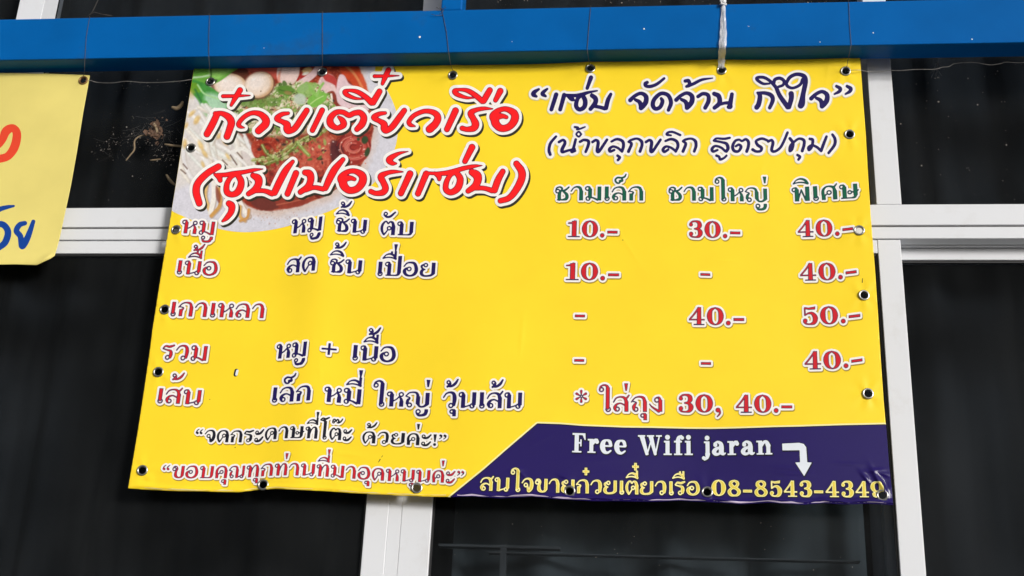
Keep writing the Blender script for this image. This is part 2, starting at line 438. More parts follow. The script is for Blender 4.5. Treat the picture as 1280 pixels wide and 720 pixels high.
g('n', 98, 'S 24 28 98 24;P 0,28 30,28 30,36 0,36;P 0,93 46,93 46,100 0,100;~34,54,5 48,36,7 64,36,9 74,54,12;S 74 52 98 24;P 54,93 98,93 98,100 54,100')

def parse(spec):
    out = []
    for it in spec.split(';'):
        it = it.strip()
        if not it: continue
        k, body = it[0], it[1:].strip()
        if k == '~':
            p = [tuple(float(q) for q in s.split(',')) for s in body.split()]
            out.append(('st', p))
        elif k == 'P':
            out.append(('po', [tuple(float(q) for q in s.split(',')) for s in body.split()]))
        else:
            n = [float(q) for q in body.split()]
            if k == 'S':
                hw = (n[3] if len(n) > 3 else 25) / 2
                out.append(('po', [(n[0] - hw, n[1]), (n[0] + hw, n[1]), (n[0] + hw, n[2]), (n[0] - hw, n[2])]))
            elif k == 'O':
                out.append(('ring', [(n[0] + n[2] * math.cos(a), n[1] + n[2] * math.sin(a), 4.0) for a in np.linspace(0, 2 * math.pi, 15)]))
            elif k == 'B':
                out.append(('ring', [(n[0], n[1], n[2]), (n[0] + .01, n[1], n[2])]))
    return out

def lean(x, y):                       # uprights of the sheet as they run across the layout
    return (x - 824.0) / (y + 3615.0)

def run(text, x0, x1, base, H, bold=1.0, tone_up=0):
    """primitives of one line of lettering; base = [(x, y), ...] foot line in layout units"""
    pen, items = 0.0, []
    last_r, up, tall = 0.0, False, False
    for ch in text:
        if ch in MARK:
            dx = -34 if tall and ch not in 'ุู' else 0
            dy = 0
            if ch in TONE:
                dy = (-44 if up else 0) - tone_up
                if up: dx += 2
            items.append((last_r - 4 + dx, dy, MARK[ch]))
            if ch in UPPER: up = True
            continue
        wd, sp = G[ch]
        items.append((pen, 0.0, sp))
        last_r = pen + (wd if ch not in 'ศสษ' else {'ศ': 101, 'ส': 99, 'ษ': 111}[ch])
        up = False; tall = ch == 'ป'
        pen += wd + 13
    total = pen - 13
    sx = (x1 - x0) / total
    s = H / 100.0
    bx = np.array([b[0] for b in base], float); by = np.array([b[1] for b in base], float)
    prims = []
    for ox, oy, sp in items:
        for kind, pts in parse(sp):
            q = []
            for p in pts:
                X = x0 + (ox + p[0]) * sx
                dyv = (p[1] + oy - 100.0) * s
                Y = np.interp(X, bx, by) + dyv
                q.append((X + dyv * lean(X, Y),) + (Y,) + ((p[2] * s * bold,) if len(p) > 2 else ()))
            prims.append((kind, q))
    return prims

def traced(ox, oy, k, strokes, dx=0, dy=0, grow=0.0):
    out = []
    for s in strokes:
        out.append(('st', [(ox + (p[0] + dx) / k, oy + (p[1] + dy) / k, p[2] / k + grow) for p in s]))
    return out

# ------------------------------------------------------------------ the hanging of the menu sheet
def smooth01(a, b, x):
    t = np.clip((x - a) / (b - a), 0, 1)
    return t * t * (3 - 2 * t)
_wx = np.linspace(-400, 1500, 600)
_r2 = np.random.default_rng(5)
def wob(scale, seed):
    r = np.random.default_rng(seed)
    n = int(1900 / scale)
    k = r.uniform(-1, 1, n + 2)
    return np.interp(_wx, np.linspace(-400, 1500, n + 2), k)
W1, W2, W3, W4 = wob(26, 1), wob(11, 2), wob(60, 3), wob(40, 4)

TOP = np.array([(243, 83.2), (300, 81.6), (360, 80.4), (403, 80.0), (450, 79.5), (500, 79.2), (562, 79.3), (600, 78.4), (660, 76.6), (737, 74.6), (800, 73.8), (860, 73.2), (902, 72.8), (980, 71.6), (1040, 70.4), (1075, 70.0)])
BOT = np.array([(160, 610.5), (190, 612.5), (225, 614), (262, 614.5), (298, 615.5), (320, 612.5), (345, 611), (400, 613.5), (450, 617), (500, 619.5), (540, 621), (566, 621), (590, 620), (625, 622.5), (665, 620.5), (690, 623), (740, 626), (775, 626), (812, 627), (850, 625.3), (900, 628), (925, 630), (960, 628), (1005, 630.5), (1030, 628.5), (1060, 630.5), (1085, 629), (1116, 631)])
LEF = np.array([(243, 83.2), (238, 112), (229, 170), (219, 235), (210, 290), (201, 345), (190.5, 412), (187, 440), (180, 488), (172, 540), (160, 610.5)])
RIG = np.array([(1075, 70), (1078.5, 120), (1082, 165), (1085.5, 225), (1088.5, 270), (1094, 340), (1098, 400), (1101, 450), (1104.5, 500), (1108, 540), (1111, 580), (1114.5, 612), (1116, 631)])

GROM = [(263, 102), (403, 90), (566, 94), (738, 85.5), (902, 88), (1057, 89), (1062, 168), (1074, 288), (1080, 369), (1085, 492), (1103, 619),
        (239, 185), (220, 287), (206, 387), (198, 465), (178, 588), (329, 606), (521, 610), (712, 614), (884, 615)]
def disp(px, py):
    """how far (m) the sheet stands out of its plane towards the street"""
    px = np.asarray(px, float); py = np.asarray(py, float)
    d = 0.0016 * np.sin(px / 118.0 + py / 260.0) + 0.0011 * np.sin(px / 61.0 - py / 140.0 + 1.3)
    xr = np.interp(py, [80, 290, 500, 560, 640], [404, 400, 387, 374, 366])
    d = d + 0.0046 * np.exp(-((px - xr) / 34.0) ** 2) * smooth01(210, 330, py)
    d = d - 0.0022 * np.exp(-((px - xr + 95) / 42.0) ** 2) * smooth01(430, 560, py)
    d = d + 0.0060 * smooth01(990, 1100, px) * smooth01(150, 250, py) * (1 - smooth01(430, 520, py))
    d = d - 0.0045 * np.exp(-((px - 868) / 80.0) ** 2) * smooth01(480, 560, py)
    d = d + 0.003 * np.exp(-((px - 600) / 60.0) ** 2) * smooth01(300, 520, py)
    yb = np.interp(px, BOT[:, 0], BOT[:, 1]); yt = np.interp(px, TOP[:, 0], TOP[:, 1])
    e = yb - py
    a = 0.55 + 0.45 * np.interp(px, _wx, W1)
    right = smooth01(540, 640, px)
    d = d + (0.0010 + 0.0014 * a + 0.0024 * right * a) * np.exp(-((e - 3.2 - 1.0 * np.interp(px, _wx, W2)) / 2.3) ** 2)
    d = d + 0.0016 * np.interp(px, _wx, W4) * np.exp(-(e / 22.0) ** 2)
    t = py - yt
    d = d + (0.0005 + 0.0005 * np.interp(px, _wx, W3)) * np.exp(-((t - 7.5 - 3 * np.interp(px, _wx, W3)) / 3.2) ** 2)
    d = d + 0.0007 * np.exp(-((t - 14 - 0.02 * (px - 500)) / 3.0) ** 2) * smooth01(460, 520, px) * (1 - smooth01(600, 760, px))
    for gx_, gy_ in GROM:                                      # pull at the eyelets
        rr = np.hypot(px - gx_, py - gy_)
        an = np.arctan2(py - gy_, px - gx_)
        d = d + (0.0007 * np.exp(-(rr / 13.0) ** 2) + 0.00035 * np.cos(5 * an + gx_) * np.exp(-((rr - 14) / 9.0) ** 2))
    d = d - 0.0022 * np.abs(np.sin((px - 403) / 163.0 * math.pi)) * np.exp(-((t - 2) / 26.0) ** 2)
    for cx, cy, ang, L, sg, am in CREASE:                      # hard creases
        c, s_ = math.cos(ang), math.sin(ang)
        u = (px - cx) * c + (py - cy) * s_; v = -(px - cx) * s_ + (py - cy) * c
        d = d + am * np.exp(-(u / L) ** 2 - (v / sg) ** 2)
    return d
CREASE = [(1098, 600, 1.05, 16, 3.2, .0034), (1082, 597, .9, 9, 2.6, .0022), (1104, 592, .35, 10, 3.0, .0016), (1106, 612, 1.2, 9, 2.5, .002), (1094, 588, -.1, 12, 2.2, .0012),
          (652, 592, .7, 7, 2.2, .0012), (645, 588, -.2, 9, 2.0, .001), (705, 596, .4, 10, 2.2, .0009), (985, 585, .05, 20, 2.0, .0006), (990, 592, .05, 22, 2.0, .0006),
          (1060, 580, .05, 18, 2.0, .0005), (185, 606, .2, 22, 3, .0012), (300, 612, .25, 22, 3, .0012), (1052, 80, .1, 16, 2.2, .0012), (540, 85, .05, 40, 2.0, .0005), (625, 86, -.03, 40, 2.2, .0007),
          (700, 84, -.1, 40, 2.0, .0006), (330, 84, .0, 30, 2.0, .0007), (268, 97, .1, 18, 2.2, .0008)]
_rc = random.Random(44)
for _k in range(26):
    CREASE.append((_rc.uniform(190, 1090), _rc.choice([_rc.uniform(560, 615), _rc.uniform(100, 560), _rc.uniform(76, 110)]), _rc.uniform(-.5, .5) + _rc.choice([0, 0, 1.4]), _rc.uniform(14, 46), _rc.uniform(2.4, 4.5), _rc.uniform(.00018, .00045)))
EPS = 0.00022
def sheet_pts(P, layer):
    return at_many(P, YB - disp(P[:, 0], P[:, 1]) - layer * EPS)

GROM = [(263, 102), (403, 90), (566, 94), (738, 85.5), (902, 88), (1057, 89), (1062, 168), (1074, 288), (1080, 369), (1085, 492), (1103, 619),
        (239, 185), (220, 287), (206, 387), (198, 465), (178, 588), (329, 606), (521, 610), (712, 614), (884, 615)]
def grom_r(y): return 3.8 + (y - 90) / 530.0 * 0.55
def cut_holes(X, Y, d, grow=0.0):
    for gx_, gy_ in GROM:
        if gx_ < X[0] - 9 or gx_ > X[-1] + 9 or gy_ < Y[0] - 9 or gy_ > Y[-1] + 9: continue
        d = np.maximum(d, grom_r(gy_) + 0.4 + grow - np.hypot(X[None, :] - gx_, Y[:, None] - gy_))
    return d
OUT = np.vstack([TOP, RIG[1:], BOT[::-1][1:], LEF[::-1][1:-1]])

_nrun = [0]
def lettering(name, prims, layers, parent, h=0.6, label=None, mats=None, base_layer=2.0, pts_fn=None, holes=True):
    """layers: list of (offset, dx, dy, material)"""
    xs = [p[0] for k, q in prims for p in q]; ys = [p[1] for k, q in prims for p in q]
    pad = 10
    f = SDF(min(xs) - pad, min(ys) - pad, max(xs) + pad, max(ys) + pad, h)
    for k, q in prims:
        if k == 'po': f.poly(q)
        elif k == 'ring': f.stroke(q)
        else: f.stroke(catmull(q) if len(q) > 2 else q)
    _nrun[0] += 1
    jit = (_nrun[0] % 6) * 0.12
    out, ms = [], []
    for n, (off, dx, dy, m) in enumerate(layers):
        X, Y = f.X + dx, f.Y + dy
        d = f.d - off
        if holes: d = cut_holes(X, Y, d)
        P, F = march(X, Y, d)
        if not F: continue
        if m not in ms: ms.append(m)
        pts = (pts_fn or sheet_pts)(P, base_layer + n + jit)
        out.append((pts, F, ms.index(m)))
    o = mesh_np(name, out, ms, parent)
    if label: o['label'] = label
    return o

def link(o, parent=None):             # children keep world coordinates under an Empty standing at its base
    COL.objects.link(o)
    if parent is not None:
        o.parent = parent
        if parent.type == 'EMPTY':
            o.matrix_parent_inverse = Matrix.Translation(-Vector(parent.location))
    return o

# ------------------------------------------------------------------ setting: pavement, shop wall, window
M = {}
M['pave'] = mat('concrete', (0.11, 0.105, 0.1), 0.9, noise=0.2, nscale=3, bump=0.3, bscale=60)
M['wall'] = mat('painted_plaster', alb((205, 202, 192)), 0.85, noise=0.06, nscale=2.5, dirt=(0.22, 0.2, 0.17), dirt_amt=0.3, dscale=1.2, bump=0.2, bscale=90)
M['alu'] = mat('white_powder_coat', alb((221, 223, 227)), 0.42, spec=0.3, noise=0.018, nscale=5, dirt=(0.40, 0.36, 0.31), dirt_amt=0.24, dscale=11, bump=0.02, bscale=300)
M['grime'] = mat('grimy_groove', alb((150, 143, 138)), 0.8, noise=0.3, nscale=26)
M['gasket'] = mat('black_rubber_gasket', (0.012, 0.012, 0.013), 0.6)
M['room'] = mat('dark_room', (0.03, 0.03, 0.03), 0.9)
M['curtain'] = mat('dark_curtain', (0.035, 0.040, 0.046), 0.95, noise=0.3, nscale=5)
M['curtain2'] = mat('grey_curtain', (0.16, 0.19, 0.20), 0.95, noise=0.35, nscale=7)
gm = bpy.data.materials.new('tinted_glass'); gm.use_nodes = True
t = gm.node_tree; t.nodes.clear()
o_ = t.nodes.new('ShaderNodeOutputMaterial'); mx = t.nodes.new('ShaderNodeMixShader')
tr = t.nodes.new('ShaderNodeBsdfTransparent'); gl = t.nodes.new('ShaderNodeBsdfGlossy')
tr.inputs['Color'].default_value = (0.60, 0.62, 0.64, 1)
gl.inputs['Roughness'].default_value = 0.06
fr = t.nodes.new('ShaderNodeFresnel'); fr.inputs['IOR'].default_value = 1.12
t.links.new(fr.outputs[0], mx.inputs[0]); t.links.new(tr.outputs[0], mx.inputs[1]); t.links.new(gl.outputs[0], mx.inputs[2])
# a film of dust with wipe streaks lies on the outside of the glass
df = t.nodes.new('ShaderNodeBsdfDiffuse'); df.inputs['Color'].default_value = (0.50, 0.53, 0.55, 1)
m3 = t.nodes.new('ShaderNodeMixShader')
tcg = t.nodes.new('ShaderNodeTexCoord'); mp = t.nodes.new('ShaderNodeMapping')
mp.inputs['Scale'].default_value = (9.0, 9.0, 1.1)
ng = t.nodes.new('ShaderNodeTexNoise'); ng.inputs['Scale'].default_value = 2.0; ng.inputs['Detail'].default_value = 8; ng.inputs['Roughness'].default_value = 0.62
n4 = t.nodes.new('ShaderNodeTexNoise'); n4.inputs['Scale'].default_value = 5.0; n4.inputs['Detail'].default_value = 5
mu = t.nodes.new('ShaderNodeMath'); mu.operation = 'MULTIPLY'
mg = t.nodes.new('ShaderNodeMapRange')
mg.inputs['From Min'].default_value = 0.13; mg.inputs['From Max'].default_value = 0.42
mg.inputs['To Min'].default_value = 0.004; mg.inputs['To Max'].default_value = 0.017
t.links.new(tcg.outputs['Object'], mp.inputs['Vector']); t.links.new(mp.outputs[0], ng.inputs['Vector'])
t.links.new(tcg.outputs['Object'], n4.inputs['Vector'])
t.links.new(ng.outputs['Fac'], mu.inputs[0]); t.links.new(n4.outputs['Fac'], mu.inputs[1])
t.links.new(mu.outputs[0], mg.inputs['Value'])
t.links.new(mg.outputs[0], m3.inputs[0]); t.links.new(mx.outputs[0], m3.inputs[1]); t.links.new(df.outputs[0], m3.inputs[2])
t.links.new(m3.outputs[0], o_.inputs['Surface'])
M['glass'] = gm

b = MB(); b.add([(-400, -400, 0), (400, -400, 0), (400, 400, 0), (-400, 400, 0)], [(0, 1, 2, 3)])
tag(b.build('pavement', M['pave']), kind='structure')

YF = YB + 0.030                       # front of the aluminium frame
def xf(px, py, Y=YF): return float(at(px, py, Y)[0])
def zf(py, px=1150, Y=YF): return float(at(px, py, Y)[2])
XL, XR = -2.35, 2.05                  # the window's ends
ZB, ZT = 1.02, 3.42
bw = empty('shop_building', (0, YF + 0.05, 0))
tag(bw, 'pale plastered shop wall around the dark aluminium window behind the banners', 'building')
b = MB()
b.box(-5, XL, YF + .01, YF + .16, 0.004, 4.3)
b.box(XR, 5, YF + .01, YF + .16, 0.004, 4.3)
b.box(XL, XR, YF + .01, YF + .16, 0.004, ZB - .002)
b.box(XL, XR, YF + .01, YF + .16, ZT + .002, 4.3)
b.build('wall', M['wall'], bw)
b = MB()
b.box(-5, 5, YF + 3.0, YF + 3.1, 0.004, 4.3)
b.box(-5, -4.9, YF + .162, YF + 2.998, 0.004, 4.3); b.box(4.9, 5, YF + .162, YF + 2.998, 0.004, 4.3)
b.box(-5, 5, YF + .01, YF + 3.1, 4.302, 4.45)
b.build('dark_interior', M['room'], bw)

# aluminium frame with transom lights above sliding sashes
wf = empty('window_frame', ((XL + XR) / 2, YF, ZB))
tag(wf, 'white aluminium window frame with a broad grooved rail between its upper and lower dark panes', 'window')
z1, z2, z3, z4 = zf(255.3), zf(281.2), zf(283.2), zf(297.8)
D = 0.072
FB = 0.0012
b = MB(); b.box(XL, XR, YF, YF + D, z2, z1)
b.build('rail', M['alu'], wf, bevel=FB)
b = MB(); b.box(XL, XR, YF + .006, YF + D - .004, z3 + .0003, z2 - .0003)
b.build('groove', M['grime'], wf)
b = MB(); b.box(XL, XR, YF + .001, YF + D, z4, z3)
b.build('rail', M['alu'], wf, bevel=FB)
b = MB()
b.box(XL, XR, YF + .028, YF + .034, zf(308.4, 1200, YF + .03), z4 - .0003)
b.build('track_fin', M['alu'], wf)
def upright(px0, px1, py):
    b = MB(); b.box(xf(px0, py), xf(px1, py), YF + .0005, YF + D - .002, z1 + .0004, ZT - .05)
    return b.build('mullion', M['alu'], wf, bevel=FB)
upright(1083.2, 1113.2, 76); upright(19.8, 51, 22); upright(528.5, 551.5, 11.5)
b = MB(); b.box(XL, XL + .045, YF, YF + D, ZB + .05, z4 - .0005); b.box(XL, XL + .045, YF, YF + D, z1 + .0005, ZT - .05)
b.build('jamb', M['alu'], wf, bevel=FB)
b = MB(); b.box(XR - .045, XR, YF, YF + D, ZB + .05, z4 - .0005); b.box(XR - .045, XR, YF, YF + D, z1 + .0005, ZT - .05)
b.build('jamb', M['alu'], wf, bevel=FB)
b = MB(); b.box(XL, XR, YF, YF + D, ZT - .0495, ZT); b.build('head', M['alu'], wf, bevel=FB)
b = MB(); b.box(XL, XR, YF - .02, YF + D, ZB, ZB + .0495); b.build('sill', M['alu'], wf, bevel=FB)
cuts = [XL + .045, xf(19.8, 22), xf(51, 22), xf(528.5, 11.5), xf(551.5, 11.5), xf(1083.2, 76), xf(1113.2, 76), XR - .045]
for k in range(4):
    a, c = cuts[2 * k], cuts[2 * k + 1]
    b = MB(); b.box(a + .0005, c - .0005, YF + .050, YF + .055, z1 + .0005, ZT - .0505)
    b.build('glass_pane', M['glass'], wf)

def sash(label, xa, xb, sw_a, sw_b, yfront, ztop, rail_h, zbot, strip=None):
    r = empty('sliding_sash', ((xa + xb) / 2, yfront, zbot))
    tag(r, label, 'window', 'sliding window sashes under the rail')
    y0, y1 = yfront, yfront + .024
    b = MB(); b.box(xa, xa + sw_a, y0, y1, zbot, ztop); b.build('stile', M['alu'], r, bevel=FB)
    b = MB(); b.box(xb - sw_b, xb, y0, y1, zbot, ztop); b.build('stile', M['alu'], r, bevel=FB)
    b = MB(); b.box(xa + sw_a + .0003, xb - sw_b - .0003, y0 + .0007, y1 - .001, ztop - rail_h, ztop); b.build('top_rail', M['alu'], r, bevel=FB)
    b = MB(); b.box(xa + sw_a + .0003, xb - sw_b - .0003, y0 + .0007, y1 - .001, zbot, zbot + .07); b.build('bottom_rail', M['alu'], r, bevel=FB)
    gx0, gx1, gz0, gz1 = xa + sw_a - .006, xb - sw_b + .006, zbot + .066, ztop - rail_h + .006
    b = MB(); b.box(gx0, gx1, y0 + .010, y0 + .014, gz0, gz1); b.build('glass_pane', M['glass'], r)
    b = MB()
    g_ = .0035
    b.box(xa + sw_a + .0004, xb - sw_b - .0004, y0 + .005, y0 + .0085, ztop - rail_h - g_, ztop - rail_h - .0004)
    b.box(xa + sw_a + .0004, xa + sw_a + g_, y0 + .005, y0 + .0085, zbot + .0705, ztop - rail_h - g_ - .0002)
    b.box(xb - sw_b - g_, xb - sw_b - .0004, y0 + .005, y0 + .0085, zbot + .0705, ztop - rail_h - g_ - .0002)
    b.build('gasket', M['gasket'], r)
    if strip:
        b = MB(); b.box(strip[0], strip[1], y0 + .0008, y1, zbot, ztop); b.build('interlock_strip', M['alu'], r, bevel=.0006)
    return r
YS = YF + .003
zs = zf(299.6, 1100, YS)
xm0, xm1, xm2, xm3 = xf(458.6, 620, YS), xf(487.3, 620, YS), xf(503.5, 620, YS), xf(541.2, 620, YS)
xr0, xr1 = xf(1098.2, 322, YS), xf(1127.3, 322, YS)
rh = zs - zf(316.2, 1095, YS)
sash('leftmost dark sliding window sash, below the rail, partly behind the menu banner', XL + .046, xm1, .05, xm1 - xm0, YS, zs, rh, ZB + .0505, strip=(xm1 + .0001, xm2 - .0001))
sash('middle dark sliding window sash directly behind the yellow menu banner', xm2, xr1, xm3 - xm2, xr1 - xr0, YS, zs, rh, ZB + .0505)
YI = YF + .036
zi = zf(309.8, 1200, YI)
sash('rightmost dark sliding window sash, set back behind a recess under the rail', xr1 - .05, XR - .046, .045, .045, YI, zi, zi - zf(324.6, 1200, YI), ZB + .0505)

def curtain(label, xa, xb, y, za, zb, m, pitch, amp, seed):
    r = random.Random(seed)
    n = int((xb - xa) / 0.012)
    vs_, fs = [], []
    ph = 0
    for i in range(n + 1):
        x = xa + (xb - xa) * i / n
        ph += 0.012 / pitch * 2 * math.pi * r.uniform(.6, 1.4)
        yy = y + amp * math.sin(ph) + amp * .4 * math.sin(ph * 2.3)
        vs_ += [(x, yy, za), (x + .004 * math.sin(ph * .7), yy * 1.0 + .01, (za + zb) / 2), (x, yy, zb)]
    for i in range(n):
        for k in range(2):
            a = 3 * i + k
            fs.append((a, a + 3, a + 4, a + 1))
    b = MB(); b.add(vs_, fs)
    o = b.build('curtain', m, smooth=True)
    s_ = o.modifiers.new('cloth', 'SOLIDIFY'); s_.thickness = .002
    return tag(o, label, 'curtain', 'curtains drawn behind the window')
curtain('dark curtain drawn behind the upper panes over the white rail', XL + .1, XR - .1, YF + .20, z1 + .01, ZT - .06, M['curtain'], .16, .016, 3)
curtain('near black curtain behind the glass left of the white double upright', XL + .1, xf(545, 660) - .0, YF + .34, ZB + .08, z4 + .25, M['curtain'], .14, .018, 4)
curtain('dull grey curtain behind the glass below the menu banner', xf(566, 660, YF + .13), xf(1082, 660, YF + .13), YF + .13, ZB + .08, z4 + .02, M['curtain2'], .21, .02, 8)
curtain('black curtain behind the glass right of the single lower upright', xf(1090, 660, YF + .34), XR - .1, YF + .34, ZB + .08, z4 + .25, M['curtain'], .19, .016, 12)

M['shelf'] = mat('pale_shelf_edge', (0.17, 0.18, 0.185), 0.5, noise=0.3, nscale=12)
b = MB()
YH = YF + .075
for (pa, pb_, yy, hh) in ((548, 700, 681, .0022), (610, 1075, 690, .0012)):
    q0, q1 = at(pa, yy, YH), at(pb_, yy - 1, YH)
    b.box(float(q0[0]), float(q1[0]), YH, YH + .02, float(q0[2]) - hh, float(q0[2]) + hh)
q0 = at(625, 690, YH)
b.box(float(q0[0]), float(q0[0]) + .01, YH + .001, YH + .018, ZB + .09, float(at(625, 680, YH)[2]))
tag(b.build('shelf', M['shelf'], bevel=.0006), 'thin grey shelf edges seen faintly through the dark glass below the purple strip', 'shelf')

# ------------------------------------------------------------------ blue steel frame the banners hang from
M['blue'] = mat('blue_gloss_paint', alb((2, 94, 168)), 0.34, spec=0.08, noise=0.11, nscale=7, dirt=(0.02, 0.05, 0.10), dirt_amt=0.6, dscale=7, bump=0.04, bscale=120)
YA, YZ = YB - .040, YB + .0065
zb0 = float(at(400, 68.2, YA)[2]); zb1 = float(at(300, 17.5, YA)[2])
fr_ = empty('steel_frame', (0, YA, 0))
tag(fr_, 'blue painted steel beam running across above both banners, with a stub upright on top', 'steel beam')
b = MB(); b.box(-3.2, 3.0, YA, YZ, zb0, zb1)
bm_ = b.build('beam', M['blue'], fr_, bevel=.0032)
b = MB(); b.tube([(-3.2, YA + .0006, zb0 + .0012), (-1, YA + .0006, zb0 + .0012), (1, YA + .0006, zb0 + .0012), (3.0, YA + .0006, zb0 + .0012)], .0016, 10)  # bead added to catch a light line along the beam's lower front edge
b.build('highlight_bead', M['blue'], fr_, smooth=True)
xp0, xp1 = xf(550.8, 10, YA), xf(577.5, 10, YA)
b = MB(); b.box(xp0, xp1, YA + .002, YZ - .004, zb1 + .0004, 4.2)
b.build('post', M['blue'], fr_, bevel=.003)
for x in (-3.15, 2.95):
    b = MB(); b.box(x - .025, x + .025, YA + .002, YZ - .002, 0.004, zb0 - .0004)
    b.build('post', M['blue'], fr_, bevel=.003)

# ------------------------------------------------------------------ the menu banner
M['yellow'] = vinyl('yellow_vinyl', (255, 220, 46))
M['white_ink'] = vinyl('white_ink', (246, 242, 238), noise=0.0)
M['red_ink'] = vinyl('red_ink', (250, 30, 34), noise=0.0)
M['maroon_ink'] = vinyl('maroon_edge_ink', (150, 22, 56), noise=0.0)
M['shade_ink'] = vinyl('charcoal_ink', (52, 50, 40), noise=0.0)
M['olive_ink'] = vinyl('olive_ink', (172, 144, 48), noise=0.0)
M['navy_ink'] = vinyl('navy_ink', (32, 22, 88), noise=0.0)
M['slate_ink'] = vinyl('slate_ink', (72, 52, 92), noise=0.0)
M['crimson_ink'] = vinyl('crimson_ink', (206, 34, 44), noise=0.0)
M['green_ink'] = vinyl('green_ink', (18, 96, 70), noise=0.0)
M['teal_ink'] = vinyl('dark_teal_ink', (34, 58, 80), noise=0.0)
M['black_ink'] = vinyl('black_ink', (26, 26, 40), noise=0.0)
M['purple'] = vinyl('purple_ink', (34, 20, 92), rough=0.17, spec=0.34, noise=0.05)
M['dark_ink'] = vinyl('dark_purple_ink', (16, 10, 34), noise=0.0)
M['cream_ink'] = vinyl('cream_ink', (250, 240, 170), noise=0.0)
M['gold_ink'] = vinyl('gold_ink', (236, 214, 84), noise=0.0)
M['pale_ink'] = vinyl('pale_blue_ink', (226, 232, 240), noise=0.0)
M['halo_ink'] = vinyl('halo_ink', (226, 216, 160), noise=0.0)

pl = at(640, 618, YB)
bn = empty('menu_banner', (float(pl[0]), YB, float(pl[2])))
tag(bn, 'large yellow menu banner with red title, noodle bowl picture and purple foot strip', 'banner')

f = SDF(150, 64, 1124, 640, 1.5)
f.poly(OUT, pad=2000)
dS = cut_holes(f.X, f.Y, f.d)
P, F = march(f.X, f.Y, dS)
sheet = mesh_np('sheet', [(sheet_pts(P, 0), F, 0)], [M['yellow']], bn)
so_ = sheet.modifiers.new('thickness', 'SOLIDIFY'); so_.thickness = .0006; so_.offset = -1

# purple strip along the foot
FT = [(672, 530.2), (700, 531.2), (730, 533.5), (780, 535.4), (820, 536), (860, 537), (890, 537.2), (925, 536.4), (965, 535.0), (1000, 534.2), (1050, 532.6), (1140, 530.6),
      (1140, 660), (520, 660), (566, 619.5), (605, 588), (640, 557.5)]
f = SDF(520, 515, 1124, 640, 1.0)
f.poly(FT, pad=2000)
fs_ = SDF(520, 515, 1124, 640, 1.0); fs_.poly(OUT, pad=2000)
lay = []
for n, (off, m) in enumerate([(3.0, 0), (1.1, 1), (0.0, 2)]):
    d = cut_holes(f.X, f.Y, np.maximum(f.d - off, fs_.d - 0.35))
    P, F = march(f.X, f.Y, d)
    lay.append((sheet_pts(P, 0.6 + 0.4 * n), F, m))
mesh_np('foot_strip', lay, [M['cream_ink'], M['dark_ink'], M['purple']], bn)

# ---- printed picture of the bowl (ink colours held per vertex)
BX0, BY0, BX1, BY1, BH = 200, 70, 506, 296, 0.75
f = SDF(BX0, BY0, BX1, BY1, BH)
BOWL = catmull([(455, 60), (470, 93), (484, 113), (494.5, 137), (497.5, 158), (493.5, 186), (480, 213), (458, 237), (423, 258.7), (394, 270.5), (360, 282.5), (330, 288.5), (300, 290), (270, 285), (233, 272), (205, 254), (180, 200), (180, 120), (210, 60), (330, 50)], 6, closed=True)
f.poly(BOWL, pad=900)
fs_ = SDF(BX0, BY0, BX1, BY1, BH); fs_.poly(OUT, pad=900)
gx, gy = np.meshgrid(f.X, f.Y)
def vnoise(cell, seed, octaves=3):
    r = np.random.default_rng(seed); out = 0; a = 1.0; tot = 0
    for _ in range(octaves):
        n1, n2 = int((BX1 - BX0) / cell) + 3, int((BY1 - BY0) / cell) + 3
        k = r.uniform(0, 1, (n2, n1))
        u = (gx - BX0) / cell; v = (gy - BY0) / cell
        i, j = u.astype(int), v.astype(int)
        fu, fv = u - i, v - j
        fu = fu * fu * (3 - 2 * fu); fv = fv * fv * (3 - 2 * fv)
        out = out + a * (k[j, i] * (1 - fu) * (1 - fv) + k[j, i + 1] * fu * (1 - fv) + k[j + 1, i] * (1 - fu) * fv + k[j + 1, i + 1] * fu * fv)
        tot += a; a *= .55; cell = max(cell / 2, 0.8)
    return out / tot
C = np.zeros(gx.shape + (3,)); C[:] = (214, 212, 221)
n1_, n2_, n3_ = vnoise(26, 1), vnoise(7, 2), vnoise(3, 3)
C += ((n1_ - .5) * 10)[..., None]
def mixc(mask, col, amt=1.0):
    global C
    m = (np.clip(mask, 0, 1) * amt)[..., None]
    col = np.asarray(col, float)
    C = C * (1 - m) + col * m
def blob(cx, cy, rx, ry, col, rot=0, soft=1.2, amt=1.0, wob_=0.0, seed=0):
    c, s_ = math.cos(rot), math.sin(rot)
    u = ((gx - cx) * c + (gy - cy) * s_) / rx; v = (-(gx - cx) * s_ + (gy - cy) * c) / ry
    rr = np.sqrt(u * u + v * v)
    if wob_: rr = rr + (n2_ - .5) * wob_
    mixc((1 - rr) * min(rx, ry) / soft + .5, col, amt)
def region(pts, col, soft=1.5, amt=1.0, wob_=0.0):
    q = SDF(BX0, BY0, BX1, BY1, BH); q.poly(catmull(pts, 5, closed=True), pad=12)
    d = q.d + (n2_ - .5) * wob_
    mixc(-d / soft + .5, col, amt)
def line(pts, r, col, soft=1.0, amt=1.0):
    q = SDF(BX0, BY0, BX1, BY1, BH)
    P_ = [(p[0], p[1], r if len(p) < 3 else p[2]) for p in pts]
    q.stroke(catmull(P_, 5) if len(P_) > 2 else P_, pad=4)
    mixc(-q.d / soft + .5, col, amt)
def bits(n, box, cols, rmin, rmax, seed, elong=2.2, inside=None, amt=.9):
    r = random.Random(seed)
    for _ in range(n):
        x, y = r.uniform(box[0], box[2]), r.uniform(box[1], box[3])
        if inside and not inside(x, y): continue
        a = r.uniform(rmin, rmax)
        blob(x, y, a * r.uniform(1, elong), a, r.choice(cols), r.uniform(0, 3.14), soft=.9, amt=amt)
